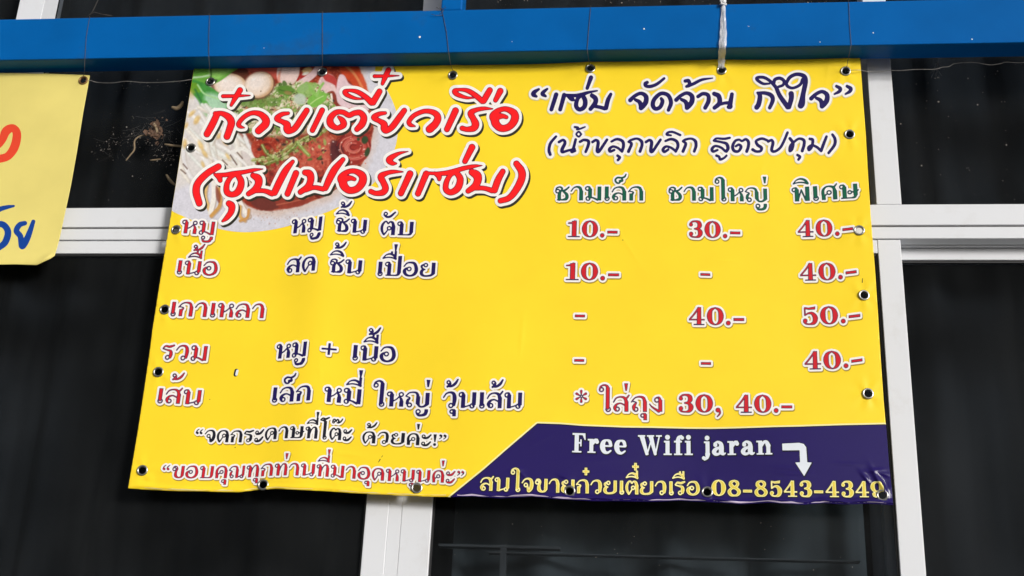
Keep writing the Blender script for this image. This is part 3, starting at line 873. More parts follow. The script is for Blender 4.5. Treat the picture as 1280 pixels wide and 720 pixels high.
# broth stain on the rim, then the broth
region([(300, 78), (440, 78), (456, 104), (470, 138), (472, 168), (458, 208), (428, 240), (396, 258), (350, 270), (312, 268), (286, 246), (268, 205), (258, 150), (268, 108)], (214, 190, 176), 9, .75, 6)
SOUP = [(300, 78), (436, 78), (450, 104), (464, 138), (466, 166), (453, 204), (424, 233), (394, 250), (350, 262), (316, 260), (292, 240), (272, 205), (262, 150), (270, 108)]
region(SOUP, (140, 50, 34), 2.5, 1, 4)
q = SDF(BX0, BY0, BX1, BY1, BH); q.poly(catmull(SOUP, 5, closed=True), pad=12)
ins = np.clip(-q.d / 2 + .5, 0, 1)
mixc(ins * np.clip((n2_ - .52) * 6, 0, 1), (184, 78, 48), .8)
mixc(ins * np.clip((.42 - n1_) * 5, 0, 1), (92, 30, 24), .7)
mixc(ins * np.clip((n3_ - .62) * 7, 0, 1), (214, 120, 84), .6)
# red oil along the top and the right
region([(296, 78), (352, 78), (346, 98), (330, 92), (312, 90), (298, 94)], (206, 92, 78), 3, .9, 3)
region([(425, 80), (448, 84), (460, 112), (466, 132), (452, 128), (440, 104), (428, 94)], (208, 76, 40), 2, .9, 3)
line([(432, 82), (444, 94), (456, 116)], 1.6, (226, 150, 96), 1.5, .8)
region([(292, 84), (306, 84), (312, 96), (304, 104), (294, 94)], (104, 48, 38), 2, .9)
# pale pork and squid pieces
region([(350, 82), (372, 80), (374, 92), (368, 104), (356, 108), (348, 102), (346, 92)], (236, 208, 200), 1.6)
region([(347, 96), (352, 84), (350, 100), (354, 108), (348, 106)], (222, 120, 90), 2, .6)
region([(376, 92), (388, 84), (392, 90), (380, 102), (370, 104)], (170, 44, 40), 1.5)
blob(384, 88, 6.5, 4, (222, 184, 126), -.3, 1.5); blob(382, 92, 4.5, 2.0, (238, 230, 214), -.3, 1.2)
line([(400, 80), (394, 90), (385, 98), (374, 105)], 4.2, (230, 198, 198), 1.2)
blob(409, 104, 11, 12, (226, 190, 190), .4, 1.5); blob(410, 97, 7, 4, (206, 96, 76), .5, 1.5)
region([(405, 92), (418, 96), (422, 108), (414, 104), (406, 100)], (188, 66, 62), 1.4)
blob(412, 114, 9, 9, (232, 200, 198), 0, 2)
region([(423, 96), (430, 94), (436, 104), (446, 110), (456, 122), (462, 136), (452, 140), (440, 136), (428, 134), (420, 122)], (228, 198, 204), 1.5)
blob(437, 112, 5, 2.2, (238, 216, 216), .8, 1.5, .8)
region([(407, 118), (417, 114), (421, 126), (416, 134), (407, 132)], (140, 58, 44), 1.3)
line([(414, 118), (415, 125)], 1.3, (236, 226, 214)); blob(408, 127, 4, 3, (196, 110, 60), 0, 1.2)
line([(440, 136), (462, 142)], 2.4, (214, 160, 130), 2, .7)
# chopped herbs, garlic and sprouts over the middle
def in_h(x, y): return ((x - 354) / 66) ** 2 + ((y - 133) / 28) ** 2 < 1 and (y > 116 or x > 344)
region([(296, 122), (330, 112), (360, 104), (396, 108), (414, 128), (410, 150), (380, 168), (330, 172), (300, 160), (286, 140)], (196, 184, 150), 5, .6, 8)
bits(190, (286, 104, 418, 168), [(210, 204, 168), (226, 220, 190), (232, 226, 204), (190, 190, 140)], 1.5, 3.6, 21, 2.2, in_h)
bits(120, (286, 104, 418, 168), [(120, 156, 70), (96, 132, 58), (150, 180, 96), (82, 112, 52)], 1.2, 3.2, 22, 2.6, in_h)
bits(70, (286, 110, 418, 168), [(52, 50, 44), (60, 44, 38), (40, 56, 40)], .8, 1.8, 23, 2.6, in_h)
bits(26, (286, 104, 418, 168), [(176, 84, 60), (200, 120, 84)], .9, 2.2, 24, 2.0, in_h, .7)
hq = SDF(BX0, BY0, BX1, BY1, BH); hq.poly(catmull([(300, 124), (338, 118), (350, 106), (392, 104), (414, 122), (412, 146), (384, 164), (334, 170), (300, 160), (288, 142)], 5, closed=True), pad=12)
hm = np.clip(-(hq.d + (n2_ - .5) * 16) / 2 + .5, 0, 1)
m1_, m2_, m3_ = vnoise(4.2, 51, 2), vnoise(3.4, 52, 2), vnoise(2.4, 53, 2)
mixc(hm * np.clip((m1_ - .44) * 7, 0, 1), (216, 206, 172), .85)
mixc(hm * np.clip((m2_ - .52) * 8, 0, 1), (112, 146, 66), .9)
mixc(hm * np.clip((m2_ - .66) * 9, 0, 1), (152, 186, 98), .9)
mixc(hm * np.clip((m3_ - .68) * 9, 0, 1), (232, 226, 206), .85)
mixc(hm * np.clip((.30 - m3_) * 9, 0, 1), (66, 50, 38), .85)
region([(292, 122), (304, 118), (324, 124), (342, 122), (350, 128), (330, 134), (306, 132)], (104, 140, 62), 2.5, .75, 8)
region([(372, 112), (384, 102), (396, 106), (390, 118), (378, 122)], (146, 186, 100), 1.5, .85, 5)
blob(357, 113, 11, 6.5, (96, 138, 54), .15, 1.5, 1, .5); line([(349, 112), (357, 114), (366, 115)], .7, (70, 104, 40)); blob(360, 116, 5, 2.4, (160, 130, 80), .2, 1.5, .8)
blob(375, 124, 8, 7, (196, 206, 190), .3, 2.5, .9)
region([(384, 126), (394, 116), (406, 116), (408, 124), (398, 132), (388, 134)], (128, 186, 78), 1.6, 1, 2)
line([(386, 108), (392, 116), (398, 120)], 1.8, (140, 190, 92)); line([(404, 104), (399, 112), (396, 120)], 1.5, (150, 196, 104))
line([(388, 130), (396, 124), (404, 120)], .8, (180, 214, 130))
region([(372, 110), (382, 104), (386, 110), (378, 116)], (150, 184, 112), 1.2)
# boiled eggs
region([(262, 100), (272, 92), (300, 88), (310, 92), (300, 104), (286, 124), (270, 120)], (104, 58, 42), 3, .85)
for (cx, cy, rx, ry, rot) in ((288.5, 108, 20.5, 16, .12), (324, 106, 18.6, 15.8, -.5)):
    blob(cx + .8, cy + 1.2, rx + 1, ry + 1, (110, 74, 54), rot, 2.5, .8)
    blob(cx, cy, rx, ry, (206, 164, 124), rot, 1.2)
    blob(cx - 1.6, cy - .8, rx * .92, ry * .9, (236, 216, 198), rot, 4.5)
    blob(cx - 4, cy - 3, rx * .6, ry * .55, (243, 230, 222), rot, 7, .9)
    blob(cx - 7, cy - 7, 2.4, 1.4, (252, 248, 244), rot, 2, .7)
blob(326, 114, .8, .7, (130, 96, 74))
# basil leaves in the corner
region([(240, 80), (296, 82), (288, 92), (272, 103), (258, 107), (246, 104), (236, 108), (232, 96)], (108, 172, 66), 1.6)
region([(262, 83), (292, 83), (280, 95), (264, 103)], (150, 204, 104), 4, .8)
line([(262, 104), (264, 94), (263, 82)], .9, (72, 116, 48)); line([(240, 97), (252, 96), (262, 94)], 1.2, (186, 220, 170), 1.5)
region([(236, 100), (250, 102), (262, 108), (268, 112), (280, 122), (284, 136), (270, 144), (256, 148), (252, 136), (246, 124), (238, 114)], (70, 146, 62), 1.8)
region([(256, 118), (276, 120), (284, 134), (274, 142), (260, 146)], (196, 226, 206), 6, .8)
region([(236, 104), (246, 104), (252, 114), (242, 116), (234, 112)], (112, 160, 40), 2, .9)
line([(247, 106), (254, 116), (262, 120), (274, 124)], 1.0, (168, 214, 150), 1.4)
region([(250, 130), (258, 126), (262, 138), (258, 152), (253, 150)], (92, 168, 74), 2)
blob(236, 122, 6, 10, (196, 172, 96), .2, 4, .7); line([(244, 112), (250, 124), (252, 134)], 1.2, (48, 112, 60), 2, .8)
blob(268, 102, 4, 2.2, (52, 66, 40), -.6, 1.5, .9)
# bean sprouts, pale and glossy, heads yellow
region([(226, 126), (244, 124), (256, 140), (272, 160), (300, 168), (318, 188), (314, 214), (296, 226), (262, 226), (232, 232), (206, 240), (206, 200)], (222, 216, 212), 7, .95)
r = random.Random(77)
for k in range(40):
    x0_ = r.uniform(222, 282); y0_ = r.uniform(126, 196)
    L = r.uniform(36, 84); a = r.uniform(.55, 1.45); cv = r.uniform(-9, 9)
    p2 = (x0_ + L * .4 * math.cos(a) + cv, y0_ + L * .4 * math.sin(a) - cv * .5); p3 = (x0_ + L * .75 * math.cos(a) + cv * .8, y0_ + L * .75 * math.sin(a) - cv * .4); p4 = (x0_ + L * math.cos(a), y0_ + L * math.sin(a))
    if p4[0] > 320 or p4[1] > 246: continue
    s0 = r.uniform(2.0, 3.5)
    Q = [(x0_, y0_, s0 * .7), p2 + (s0,), p3 + (s0 * .95,), p4 + (s0 * .4,)]
    line([(p[0] + 1.3, p[1] + 1.1, p[2] + .3) for p in Q], 2, r.choice([(190, 178, 168), (182, 166, 150), (198, 192, 190)]), 2.2, .6)
    line(Q, 2, r.choice([(236, 232, 229), (228, 225, 226), (234, 227, 214), (224, 226, 219)]), 1.8, .9)
    line([(p[0] - .7, p[1] - .6, p[2] * .35) for p in Q], 2, (246, 244, 242), 1.5, .6)
for (x, y, rx, ry, ro) in ((246, 150, 3.4, 5.4, .5), (233, 157, 1.8, 3.2, .3), (231, 180, 2.6, 5, .1), (251, 182, 3, 6.5, -.4), (256, 192, 2.6, 5, -.6), (281, 176, 3, 5.5, -.5), (285, 196, 2, 4, -.6), (274, 170, 2.4, 4, .6), (254, 206, 2, 4, -.4), (240, 142, 2.4, 5, .8)):
    blob(x, y, rx * .9, ry, (214, 170, 92), ro, 2.6, .8, .35); blob(x - .6, y - 1, rx * .5, ry * .6, (238, 212, 150), ro, 2, .8)
for pts in ([(229, 205), (234, 211)], [(226, 212), (232, 217)], [(278, 200), (284, 206)], [(288, 194), (296, 206)], [(296, 190), (303, 198)]):
    line(pts, .9, (104, 78, 66), 1, .8)
line([(306, 172), (312, 184), (322, 194), (340, 197), (358, 193)], 2.0, (234, 232, 230)); line([(290, 190), (304, 186), (316, 196), (318, 208)], 2.4, (236, 232, 226))
# meat slices
region([(332, 196), (352, 196), (372, 208), (372, 226), (352, 236), (330, 226), (322, 210)], (168, 56, 46), 1.6, 1, 2)
region([(368, 190), (392, 170), (408, 166), (420, 182), (422, 196), (412, 214), (394, 224), (376, 222), (366, 208)], (182, 66, 50), 1.6, 1, 2)
region([(376, 196), (394, 178), (408, 178), (412, 192), (396, 210), (382, 212)], (196, 84, 64), 6, .7)
for k in range(7):
    line([(404 + k * 1.6, 168 + k), (410 + k * 1.8, 182 + k), (416 + k * 1.2, 196 + k)], .55, (206, 128, 106), .8, .45)
bits(40, (330, 170, 424, 230), [(196, 104, 72), (150, 44, 36), (214, 140, 110)], .5, 1.2, 31, 2.0, None, .6)
region([(316, 178), (340, 172), (350, 186), (336, 200), (318, 196)], (176, 60, 40), 1.6, .9, 3)
line([(322, 186), (334, 180), (342, 188)], 1.5, (120, 40, 30), 1.5, .8)
for pts in ([(366, 208), (372, 222), (392, 226)], [(330, 228), (352, 238), (374, 228)], [(352, 196), (368, 206), (372, 214)], [(420, 182), (424, 198), (414, 214), (396, 226)], [(322, 208), (330, 196), (352, 195)], [(366, 190), (384, 176)]):
    line(pts, 1.5, (70, 22, 20), 2.4, .75)
mt = ins * np.clip((gy - 166) / 10, 0, 1) * np.clip((gx - 314) / 8, 0, 1)
mixc(mt * np.clip((n3_ - .56) * 6, 0, 1), (216, 134, 108), .5)
mixc(mt * np.clip((.44 - n3_) * 6, 0, 1), (92, 24, 22), .45)
mixc(mt * np.clip((.38 - n2_) * 7, 0, 1), (80, 30, 28), .4)
mixc(mt * np.clip((n1_ - .46) * 4, 0, 1), (204, 116, 96), .35)
# scallion ribbons
for pts, cc in (([(316, 200), (334, 198), (352, 190), (368, 178)], (150, 160, 84)), ([(330, 206), (350, 198), (366, 186)], (96, 120, 48)), ([(366, 186), (376, 176), (392, 168)], (120, 150, 66)),
                ([(328, 182), (334, 192), (344, 198)], (110, 128, 56)), ([(372, 178), (380, 188), (386, 194)], (124, 170, 74)), ([(384, 176), (398, 168), (410, 160)], (112, 146, 60)), ([(352, 160), (362, 152), (372, 146)], (170, 180, 110))):
    line(pts, 2.2, cc, 1.8, .85); line([(p[0] - .6, p[1] - .9) for p in pts], .7, (214, 216, 160), 1.2, .7)
rm = np.clip(1 - np.abs((gx - 330) * .55 + (gy - 204)) / 16, 0, 1) * np.clip((gx - 312) / 10, 0, 1) * np.clip((412 - gx) / 10, 0, 1)
mixc(rm * np.clip((m2_ - .50) * 8, 0, 1), (122, 146, 70), .85); mixc(rm * np.clip((m1_ - .58) * 8, 0, 1), (206, 200, 150), .8); mixc(rm * np.clip((.36 - m3_) * 9, 0, 1), (70, 36, 28), .8)
bits(46, (316, 158, 412, 206), [(214, 206, 160), (150, 176, 96), (90, 110, 50), (64, 44, 40)], .8, 2.0, 33, 2.4, None, .85)
# red noodles at the right
region([(424, 176), (440, 166), (460, 168), (464, 184), (456, 200), (442, 206), (426, 198)], (156, 50, 42), 2, 1, 2)
region([(414, 176), (426, 180), (430, 196), (424, 208), (414, 200)], (72, 34, 40), 3, .8)
for k in range(9):
    a0 = r.uniform(0, 6.28); rr_ = 4 + k * 1.9
    line([(442 + rr_ * math.cos(a0 + t_) * 1.1, 184 + rr_ * math.sin(a0 + t_) * .9) for t_ in np.linspace(0, r.uniform(2, 4.5), 7)], r.uniform(.7, 1.2), r.choice([(206, 104, 92), (190, 78, 68), (216, 130, 112), (120, 34, 32)]), .9, .85)
for (x, y, rx, ry) in ((456, 175, 4, 5), (459, 190, 3, 6), (448, 174, 2, 2)):
    blob(x, y, rx, ry, (56, 74, 46), .3, 1.3)
bits(22, (424, 146, 464, 206), [(240, 214, 206), (214, 90, 60), (230, 150, 120)], .4, .9, 35, 1.6, None, .8)
region([(430, 152), (462, 148), (464, 162), (446, 168), (430, 166)], (188, 88, 66), 2.5, .7, 4)
# sprout tails and the dark beef at the foot
for pts, rr_, cc in (([(258, 228), (256, 246), (262, 262)], 2.6, (224, 186, 120)), ([(268, 226), (267, 248), (263, 266)], 3.0, (240, 234, 226)), ([(274, 236), (275, 256), (264, 270)], 2.2, (206, 156, 88)),
                     ([(298, 250), (304, 262), (310, 270)], 3.4, (236, 230, 222)), ([(300, 258), (300, 270), (306, 276)], 1.8, (222, 172, 96)), ([(311, 262), (309, 272), (300, 276)], 1.6, (208, 152, 84))):
    line([(p[0] + 1, p[1] + .8) for p in pts], rr_ + .4, (168, 136, 112), 1.4, .6); line(pts, rr_, cc, 1.2)
region([(270, 232), (276, 244), (274, 254), (270, 246)], (140, 70, 52), 1.5, .8)
region([(314, 248), (340, 244), (362, 246), (352, 258), (334, 263), (318, 258)], (112, 52, 44), 1.8, 1, 2)
region([(346, 248), (384, 242), (392, 250), (366, 260), (350, 260)], (146, 60, 46), 1.8, .9, 2)
line([(346, 256), (366, 252), (386, 247)], .8, (196, 110, 84), 1, .7)
bits(46, (306, 262, 400, 280), [(180, 120, 96), (150, 100, 84)], .3, .8, 36, 1.5, None, .5)
bits(60, (290, 86, 460, 255), [(246, 236, 226)], .35, .8, 41, 1.8, lambda x, y: ((x - 370) / 90) ** 2 + ((y - 170) / 85) ** 2 < 1, .75)
C *= (1 + (vnoise(1.6, 9, 2) - .5) * .10)[..., None] * (0.985 + (n2_ - .5) * .05)[..., None]
inkrgb = np.clip(lin(np.clip(C, 0, 255)) * KALB, 0, .93)
d = cut_holes(f.X, f.Y, np.maximum(f.d, fs_.d + .25))
P, F = march(f.X, f.Y, d)
ci = np.clip(np.round((P[:, 0] - BX0) / BH).astype(int), 0, f.nx - 1); cj = np.clip(np.round((P[:, 1] - BY0) / BH).astype(int), 0, f.ny - 1)
cols = np.ones((len(P), 4)); cols[:, :3] = inkrgb[cj, ci]
M['photo_ink'] = vinyl('photo_ink', (200, 200, 200), attr=True)
mesh_np('bowl_picture', [(sheet_pts(P, 0.8), F, 0)], [M['photo_ink']], bn, colors=cols)

# ---- title, traced brush strokes
A = (240, 80, 8); B_ = (380, 80, 8); C_ = (520, 90, 8); D_ = (230, 190, 8); E_ = (380, 170, 8); F_ = (520, 170, 8)
PLUS = [[(310, 322, 20), (440, 319, 17), (565, 315, 8), (582, 314, 4)], [(480, 262, 30), (432, 340, 26), (392, 412, 16)]]
YO = [(812, 490, 18), (750, 500, 24), (698, 535, 28), (755, 570, 26), (800, 600, 34), (805, 645, 38), (825, 668, 28), (880, 630, 32), (945, 545, 32), (1003, 465, 28)]
WO = [(522, 637, 7), (480, 625, 20), (466, 595, 24), (520, 530, 24), (600, 490, 24), (680, 500, 30), (735, 550, 38), (735, 600, 40), (690, 645, 38), (665, 668, 36)]
t1 = traced(*A, PLUS + [[(150, 700, 34), (205, 600, 36), (245, 515, 34)], [(232, 495, 24), (300, 495, 26), (365, 530, 36), (393, 580, 38), (380, 640, 36), (350, 725, 34)], WO,
                [(962, 492, 18), (900, 503, 24), (848, 545, 28), (905, 578, 26), (950, 605, 36), (952, 650, 38), (970, 672, 30), (1030, 640, 32), (1095, 545, 32), (1147, 465, 30)]])
t1 += traced(*B_, [[(182, 462, 28), (85, 662, 27)],
                   [(345, 528, 14), (385, 565, 30), (395, 610, 32), (330, 640, 26), (268, 600, 36), (265, 540, 34), (320, 485, 28), (390, 482, 26), (450, 512, 28), (500, 492, 28), (560, 487, 30), (598, 534, 34), (580, 600, 36), (530, 652, 28)],
                   [(592, 350, 7), (510, 342, 17), (430, 308, 24), (408, 278, 24), (450, 264, 17), (530, 277, 24), (610, 325, 28), (675, 385, 32)], [(690, 382, 34), (725, 325, 32), (755, 275, 30)],
                   [(705, 122, 19), (830, 120, 15), (950, 116, 5)], [(845, 60, 28), (812, 130, 27), (785, 198, 18)], YO,
                   [(1110, 622, 8), (1065, 608, 22), (1050, 575, 24), (1100, 515, 24), (1190, 475, 24), (1260, 474, 26), (1320, 500, 32), (1338, 545, 36), (1312, 600, 38), (1268, 642, 40), (1255, 652, 38)]])
OO = [(905, 452, 20), (862, 440, 26), (800, 452, 40), (795, 510, 42), (850, 562, 36), (930, 548, 36), (985, 480, 40), (980, 412, 38), (900, 370, 27), (820, 388, 28), (768, 440, 34), (792, 495, 38)]
t1 += traced(*C_, [[(395, 387, 34), (310, 572, 30)], [(765, 368, 7), (680, 365, 20), (600, 380, 24), (548, 412, 32), (572, 465, 32), (595, 520, 38), (575, 562, 34), (510, 573, 26), (462, 562, 26)], OO,
                   [(580, 258, 7), (500, 255, 17), (410, 222, 25), (388, 190, 26), (440, 176, 17), (520, 188, 24), (600, 237, 28), (662, 292, 28)], [(676, 290, 30), (710, 230, 32), (738, 182, 30)], [(843, 190, 32), (795, 282, 24)]])
TL = [(3.7, 2.1, 2.6, M['shade_ink']), (3.7, 0, 0, M['white_ink']), (0.15, 0, 0, M['maroon_ink']), (-0.75, 0, 0, M['red_ink'])]
lettering('title_lettering', t1, TL, bn, .7, 'red brush title with white outline, upper line')
t2 = traced(*D_, [[(345, 145, 32), (230, 215, 34), (140, 310, 36), (122, 400, 38), (152, 512, 34)],
                  [(310, 225, 16), (350, 252, 28), (362, 284, 24)], [(330, 230, 20), (420, 228, 24), (500, 215, 26), (600, 200, 22), (700, 180, 19), (788, 170, 5)],
                  [(530, 215, 28), (572, 300, 34), (545, 390, 36), (485, 425, 30), (430, 400, 32), (430, 320, 28), (470, 250, 24), (520, 222, 24)],
                  [(690, 235, 28), (740, 265, 40), (745, 320, 38), (710, 375, 34), (645, 418, 26)], [(700, 388, 24), (800, 388, 24), (880, 415, 30)], [(905, 405, 34), (960, 290, 36), (1020, 180, 34), (1088, 96, 20)],
                  [(1120, 212, 32), (1035, 418, 30)], [(450, 515, 32), (478, 540, 36), (470, 600, 32), (425, 660, 25), (385, 692, 12)]])
t2 += traced(*E_, [[(10, 365, 30), (55, 378, 38), (68, 435, 36), (40, 505, 34), (-35, 560, 28)], [(20, 540, 24), (100, 515, 24), (190, 530, 26)], [(215, 520, 30), (255, 430, 36), (310, 330, 36), (390, 235, 24)],
                   [(p[0] - 400, p[1] - 20, p[2]) for p in OO],
                   [(990, 358, 6), (900, 357, 20), (830, 370, 24), (770, 405, 34), (792, 460, 32), (815, 520, 34), (790, 563, 32), (720, 573, 26), (668, 555, 26)],
                   [(1042, 154, 4), (950, 174, 18), (870, 218, 30), (852, 245, 32), (885, 272, 24), (922, 275, 10)], [(1060, 377, 34), (970, 573, 31)]])
t2 += traced(*F_, [[(102, 378, 33), (20, 576, 30)], [(185, 372, 18), (228, 400, 28), (232, 432, 20)], [(125, 372, 18), (200, 374, 18), (290, 372, 26), (370, 355, 26), (470, 325, 24), (580, 302, 19), (662, 295, 4)],
                   [(400, 360, 28), (442, 430, 34), (418, 520, 36), (352, 563, 31), (300, 535, 30), (305, 460, 28), (345, 390, 24), (395, 362, 24)], [(560, 112, 34), (490, 252, 28)],
                   [(560, 362, 34), (608, 392, 44), (618, 440, 40), (590, 500, 36), (522, 550, 27)], [(570, 520, 26), (680, 522, 24), (760, 545, 28)], [(785, 540, 34), (820, 440, 34), (868, 354, 28)],
                   [(1005, 277, 32), (1055, 350, 38), (1055, 430, 38), (1000, 540, 36), (930, 620, 31), (845, 648, 28)]])
lettering('title_lettering', t2, TL, bn, .7, 'red brush title with white outline, bracketed lower line')

# ---- slogan, two lines of brush lettering
J1 = [(62, 362, 18), (110, 318, 15), (170, 293, 15), (218, 322, 20), (220, 375, 22), (195, 415, 22), (172, 442, 18)]
J2 = [(115, 358, 13), (152, 378, 17), (168, 410, 20), (170, 440, 20)]
s1 = traced(660, 80, 8, [[(108, 252, 9), (65, 280, 18), (54, 305, 20), (85, 325, 9)], [(192, 250, 9), (155, 280, 16), (147, 302, 18), (177, 322, 9)],
                         [(282, 305, 19), (234, 455, 17)], [(362, 310, 19), (322, 455, 17)], [(400, 318, 15), (435, 345, 22), (455, 360, 10)], [(375, 312, 13), (470, 315, 15), (540, 305, 17), (600, 285, 12), (692, 267, 5)],
                         [(545, 310, 18), (572, 370, 21), (562, 430, 20), (515, 455, 18), (482, 420, 19), (495, 350, 17), (535, 312, 14)], [(630, 135, 19), (592, 242, 14)],
                         [(640, 315, 19), (675, 345, 21), (672, 390, 21), (625, 450, 17)], [(660, 420, 15), (720, 432, 15), (765, 445, 17)], [(780, 440, 19), (800, 360, 19), (828, 302, 13)]])
s1 += traced(780, 80, 8, [J1, J2, [(p[0] + 460, p[1] - 3, p[2]) for p in J1], [(p[0] + 460, p[1] - 3, p[2]) for p in J2],
                          [(232, 184, 14), (212, 195, 14), (218, 218, 14), (265, 224, 14), (330, 200, 13), (402, 144, 10)],
                          [(445, 460, 15), (470, 385, 18), (440, 312, 17), (370, 295, 16), (305, 350, 18), (288, 410, 19), (315, 448, 17), (362, 430, 17), (385, 375, 17), (372, 345, 12)],
                          [(612, 170, 14), (645, 168, 16), (655, 205, 15), (625, 225, 11)], [(640, 225, 9), (700, 195, 13), (780, 157, 11), (885, 141, 4)],
                          [(740, 325, 15), (790, 297, 15), (840, 312, 17), (845, 370, 19), (812, 438, 17)], [(902, 297, 18), (948, 322, 21), (955, 390, 21), (905, 438, 17)], [(940, 408, 13), (1010, 390, 13), (1055, 390, 16)], [(1080, 302, 16), (1062, 400, 21), (1062, 425, 22), (1048, 430, 18)]])
s1 += traced(920, 80, 8, [[(215, 287, 9), (240, 320, 20), (227, 400, 22), (207, 433, 22)], [(220, 290, 12), (290, 290, 15), (350, 312, 19), (368, 360, 18), (337, 438, 15)],
                          [(335, 196, 7), (270, 196, 11), (212, 158, 13), (215, 135, 12), (280, 135, 13), (340, 170, 13), (400, 232, 15)], [(378, 192, 14), (390, 155, 14), (440, 142, 14), (480, 170, 14), (470, 210, 11), (430, 226, 11)],
                          [(402, 235, 17), (440, 320, 19), (518, 430, 22)], [(552, 297, 24), (553, 345, 22), (530, 430, 20)], [(500, 195, 13), (540, 132, 15), (610, 102, 15), (680, 122, 19), (695, 180, 22), (672, 300, 21), (658, 390, 30), (648, 415, 28)],
                          [(665, 152, 11), (640, 208, 12), (570, 240, 11), (520, 225, 13), (500, 195, 13)],
                          [(p[0] + 690, p[1] - 17, p[2]) for p in J1], [(p[0] + 690, p[1] - 17, p[2]) for p in J2],
                          [(1005, 222, 12), (1042, 245, 16), (1032, 275, 14), (985, 300, 7)], [(1110, 222, 12), (1147, 245, 16), (1137, 275, 14), (1095, 300, 7)]])
SL = [(3.9, .3, .4, M['halo_ink']), (3.1, 0, 0, M['white_ink']), (0.4, 0, 0, M['navy_ink'])]
lettering('slogan_lettering', s1, SL, bn, .55, 'navy brush lettering in quotation marks')
KO = [(525, 300, 13), (560, 281, 13), (582, 305, 16), (572, 385, 16), (590, 395, 14), (625, 345, 14), (670, 277, 13)]
s2 = traced(675, 140, 8, [[(160, 245, 12), (105, 312, 14), (90, 380, 15), (102, 424, 15)], [(190, 300, 13), (232, 280, 13), (250, 310, 15), (222, 370, 17), (225, 400, 14), (285, 384, 12), (345, 372, 14)],
                          [(357, 275, 13), (335, 360, 14), (318, 396, 15), (350, 388, 13)], [(413, 222, 9), (388, 197, 9), (363, 222, 9), (388, 247, 9), (413, 222, 9)], [(348, 150, 11), (380, 158, 12), (366, 176, 7)], [(376, 176, 8), (410, 165, 9), (450, 149, 8)],
                          [(400, 298, 13), (440, 279, 13), (485, 292, 15), (480, 340, 15), (457, 398, 13)], KO, [(715, 295, 11), (770, 271, 13), (825, 292, 15), (835, 340, 15), (820, 392, 15)],
                          [(820, 394, 13), (780, 360, 12), (730, 345, 12), (695, 370, 15), (702, 395, 13), (742, 380, 12)], [(775, 436, 13), (798, 455, 13), (780, 480, 13)],
                          [(885, 395, 15), (915, 318, 14), (884, 300, 8)], [(884, 298, 10), (912, 280, 12), (970, 266, 11), (1012, 290, 15), (1020, 330, 15), (1000, 394, 15)]])
s2 += traced(785, 140, 8, [[(p[0] - 345, p[1], p[2]) for p in KO], [(375, 290, 11), (430, 271, 13), (485, 292, 15), (500, 340, 15), (477, 394, 13)], [(477, 390, 12), (430, 357, 12), (380, 345, 12), (350, 375, 15), (365, 398, 13), (402, 376, 12)],
                           [(430, 234, 9), (388, 225, 12), (402, 204, 11), (450, 200, 11), (522, 230, 12)], [(550, 394, 15), (578, 318, 14), (548, 296, 8)], [(548, 292, 10), (572, 277, 12), (630, 266, 11), (673, 290, 15), (680, 340, 15), (662, 394, 13)],
                           [(858, 286, 11), (885, 264, 10), (960, 268, 12), (1018, 258, 11)], [(862, 288, 11), (940, 302, 12), (985, 318, 15), (1000, 360, 17), (985, 394, 14)], [(975, 394, 12), (930, 355, 12), (872, 340, 12), (840, 370, 15), (852, 395, 13), (895, 380, 11)],
                           [(885, 436, 13), (912, 448, 12), (922, 474, 13), (960, 460, 11), (985, 436, 11)],
                           [(1078, 342, 11), (1110, 326, 12), (1130, 350, 15), (1105, 392, 13), (1062, 388, 15), (1046, 345, 15), (1070, 292, 13), (1110, 276, 11), (1140, 290, 11), (1178, 272, 13), (1205, 300, 15), (1202, 350, 15), (1187, 394, 15)]])
s2 += traced(920, 140, 8, [[(322, 288, 12), (260, 266, 13), (202, 290, 13), (217, 330, 15), (255, 357, 15), (245, 390, 13), (202, 394, 13), (167, 376, 15)], [(322, 296, 12), (355, 281, 13), (370, 310, 15), (357, 380, 15), (387, 394, 13), (440, 360, 13), (480, 290, 13), (515, 206, 13)],
                           [(540, 265, 15), (570, 310, 15), (560, 370, 15), (537, 390, 12), (542, 340, 12), (580, 300, 12), (630, 267, 12), (678, 282, 15), (680, 330, 15), (662, 389, 15)], [(615, 430, 13), (640, 448, 13), (625, 475, 13)],
                           [(738, 268, 13), (768, 282, 15), (757, 350, 13), (730, 380, 13), (724, 352, 11), (760, 332, 11), (810, 352, 13), (850, 388, 13)], [(905, 246, 13), (872, 330, 15), (852, 388, 14)], [(965, 226, 13), (990, 270, 15), (985, 330, 15), (927, 409, 13)]])
SL = SL[:2] + [(0.1, 0, 0, M['navy_ink'])]
lettering('slogan_lettering', s2, SL, bn, .55, 'navy brush lettering in round brackets')

# ---- menu lines
RD = [(2.75, .8, 1.2, M['olive_ink']), (2.6, 0, 0, M['white_ink']), (0.15, 0, 0, M['slate_ink']), (-0.62, 0, 0, M['crimson_ink'])]
NV = [(2.75, .8, 1.2, M['olive_ink']), (2.6, 0, 0, M['white_ink']), (0.15, 0, 0, M['navy_ink'])]
GR = [(2.45, .8, 1.1, M['olive_ink']), (2.3, 0, 0, M['white_ink']), (0.15, 0, 0, M['teal_ink']), (-0.55, 0, 0, M['green_ink'])]
BK = [(2.45, .8, 1.1, M['olive_ink']), (2.3, 0, 0, M['white_ink']), (0.1, 0, 0, M['black_ink'])]
RT = [(2.45, .8, 1.1, M['olive_ink']), (2.3, 0, 0, M['white_ink']), (0.1, 0, 0, M['slate_ink']), (-0.5, 0, 0, M['crimson_ink'])]
def put(name, L, text, x0, x1, base, H, **k):
    lettering(name, run(text, x0, x1, base, H, **k), L, bn, .5)
put('dish_lettering', RD, 'หมู', 226, 267, [(226, 291.3), (267, 293.8)], 16.6)
put('dish_lettering', RD, 'เนื้อ', 219, 271, [(219, 342.2), (271, 344.6)], 17)
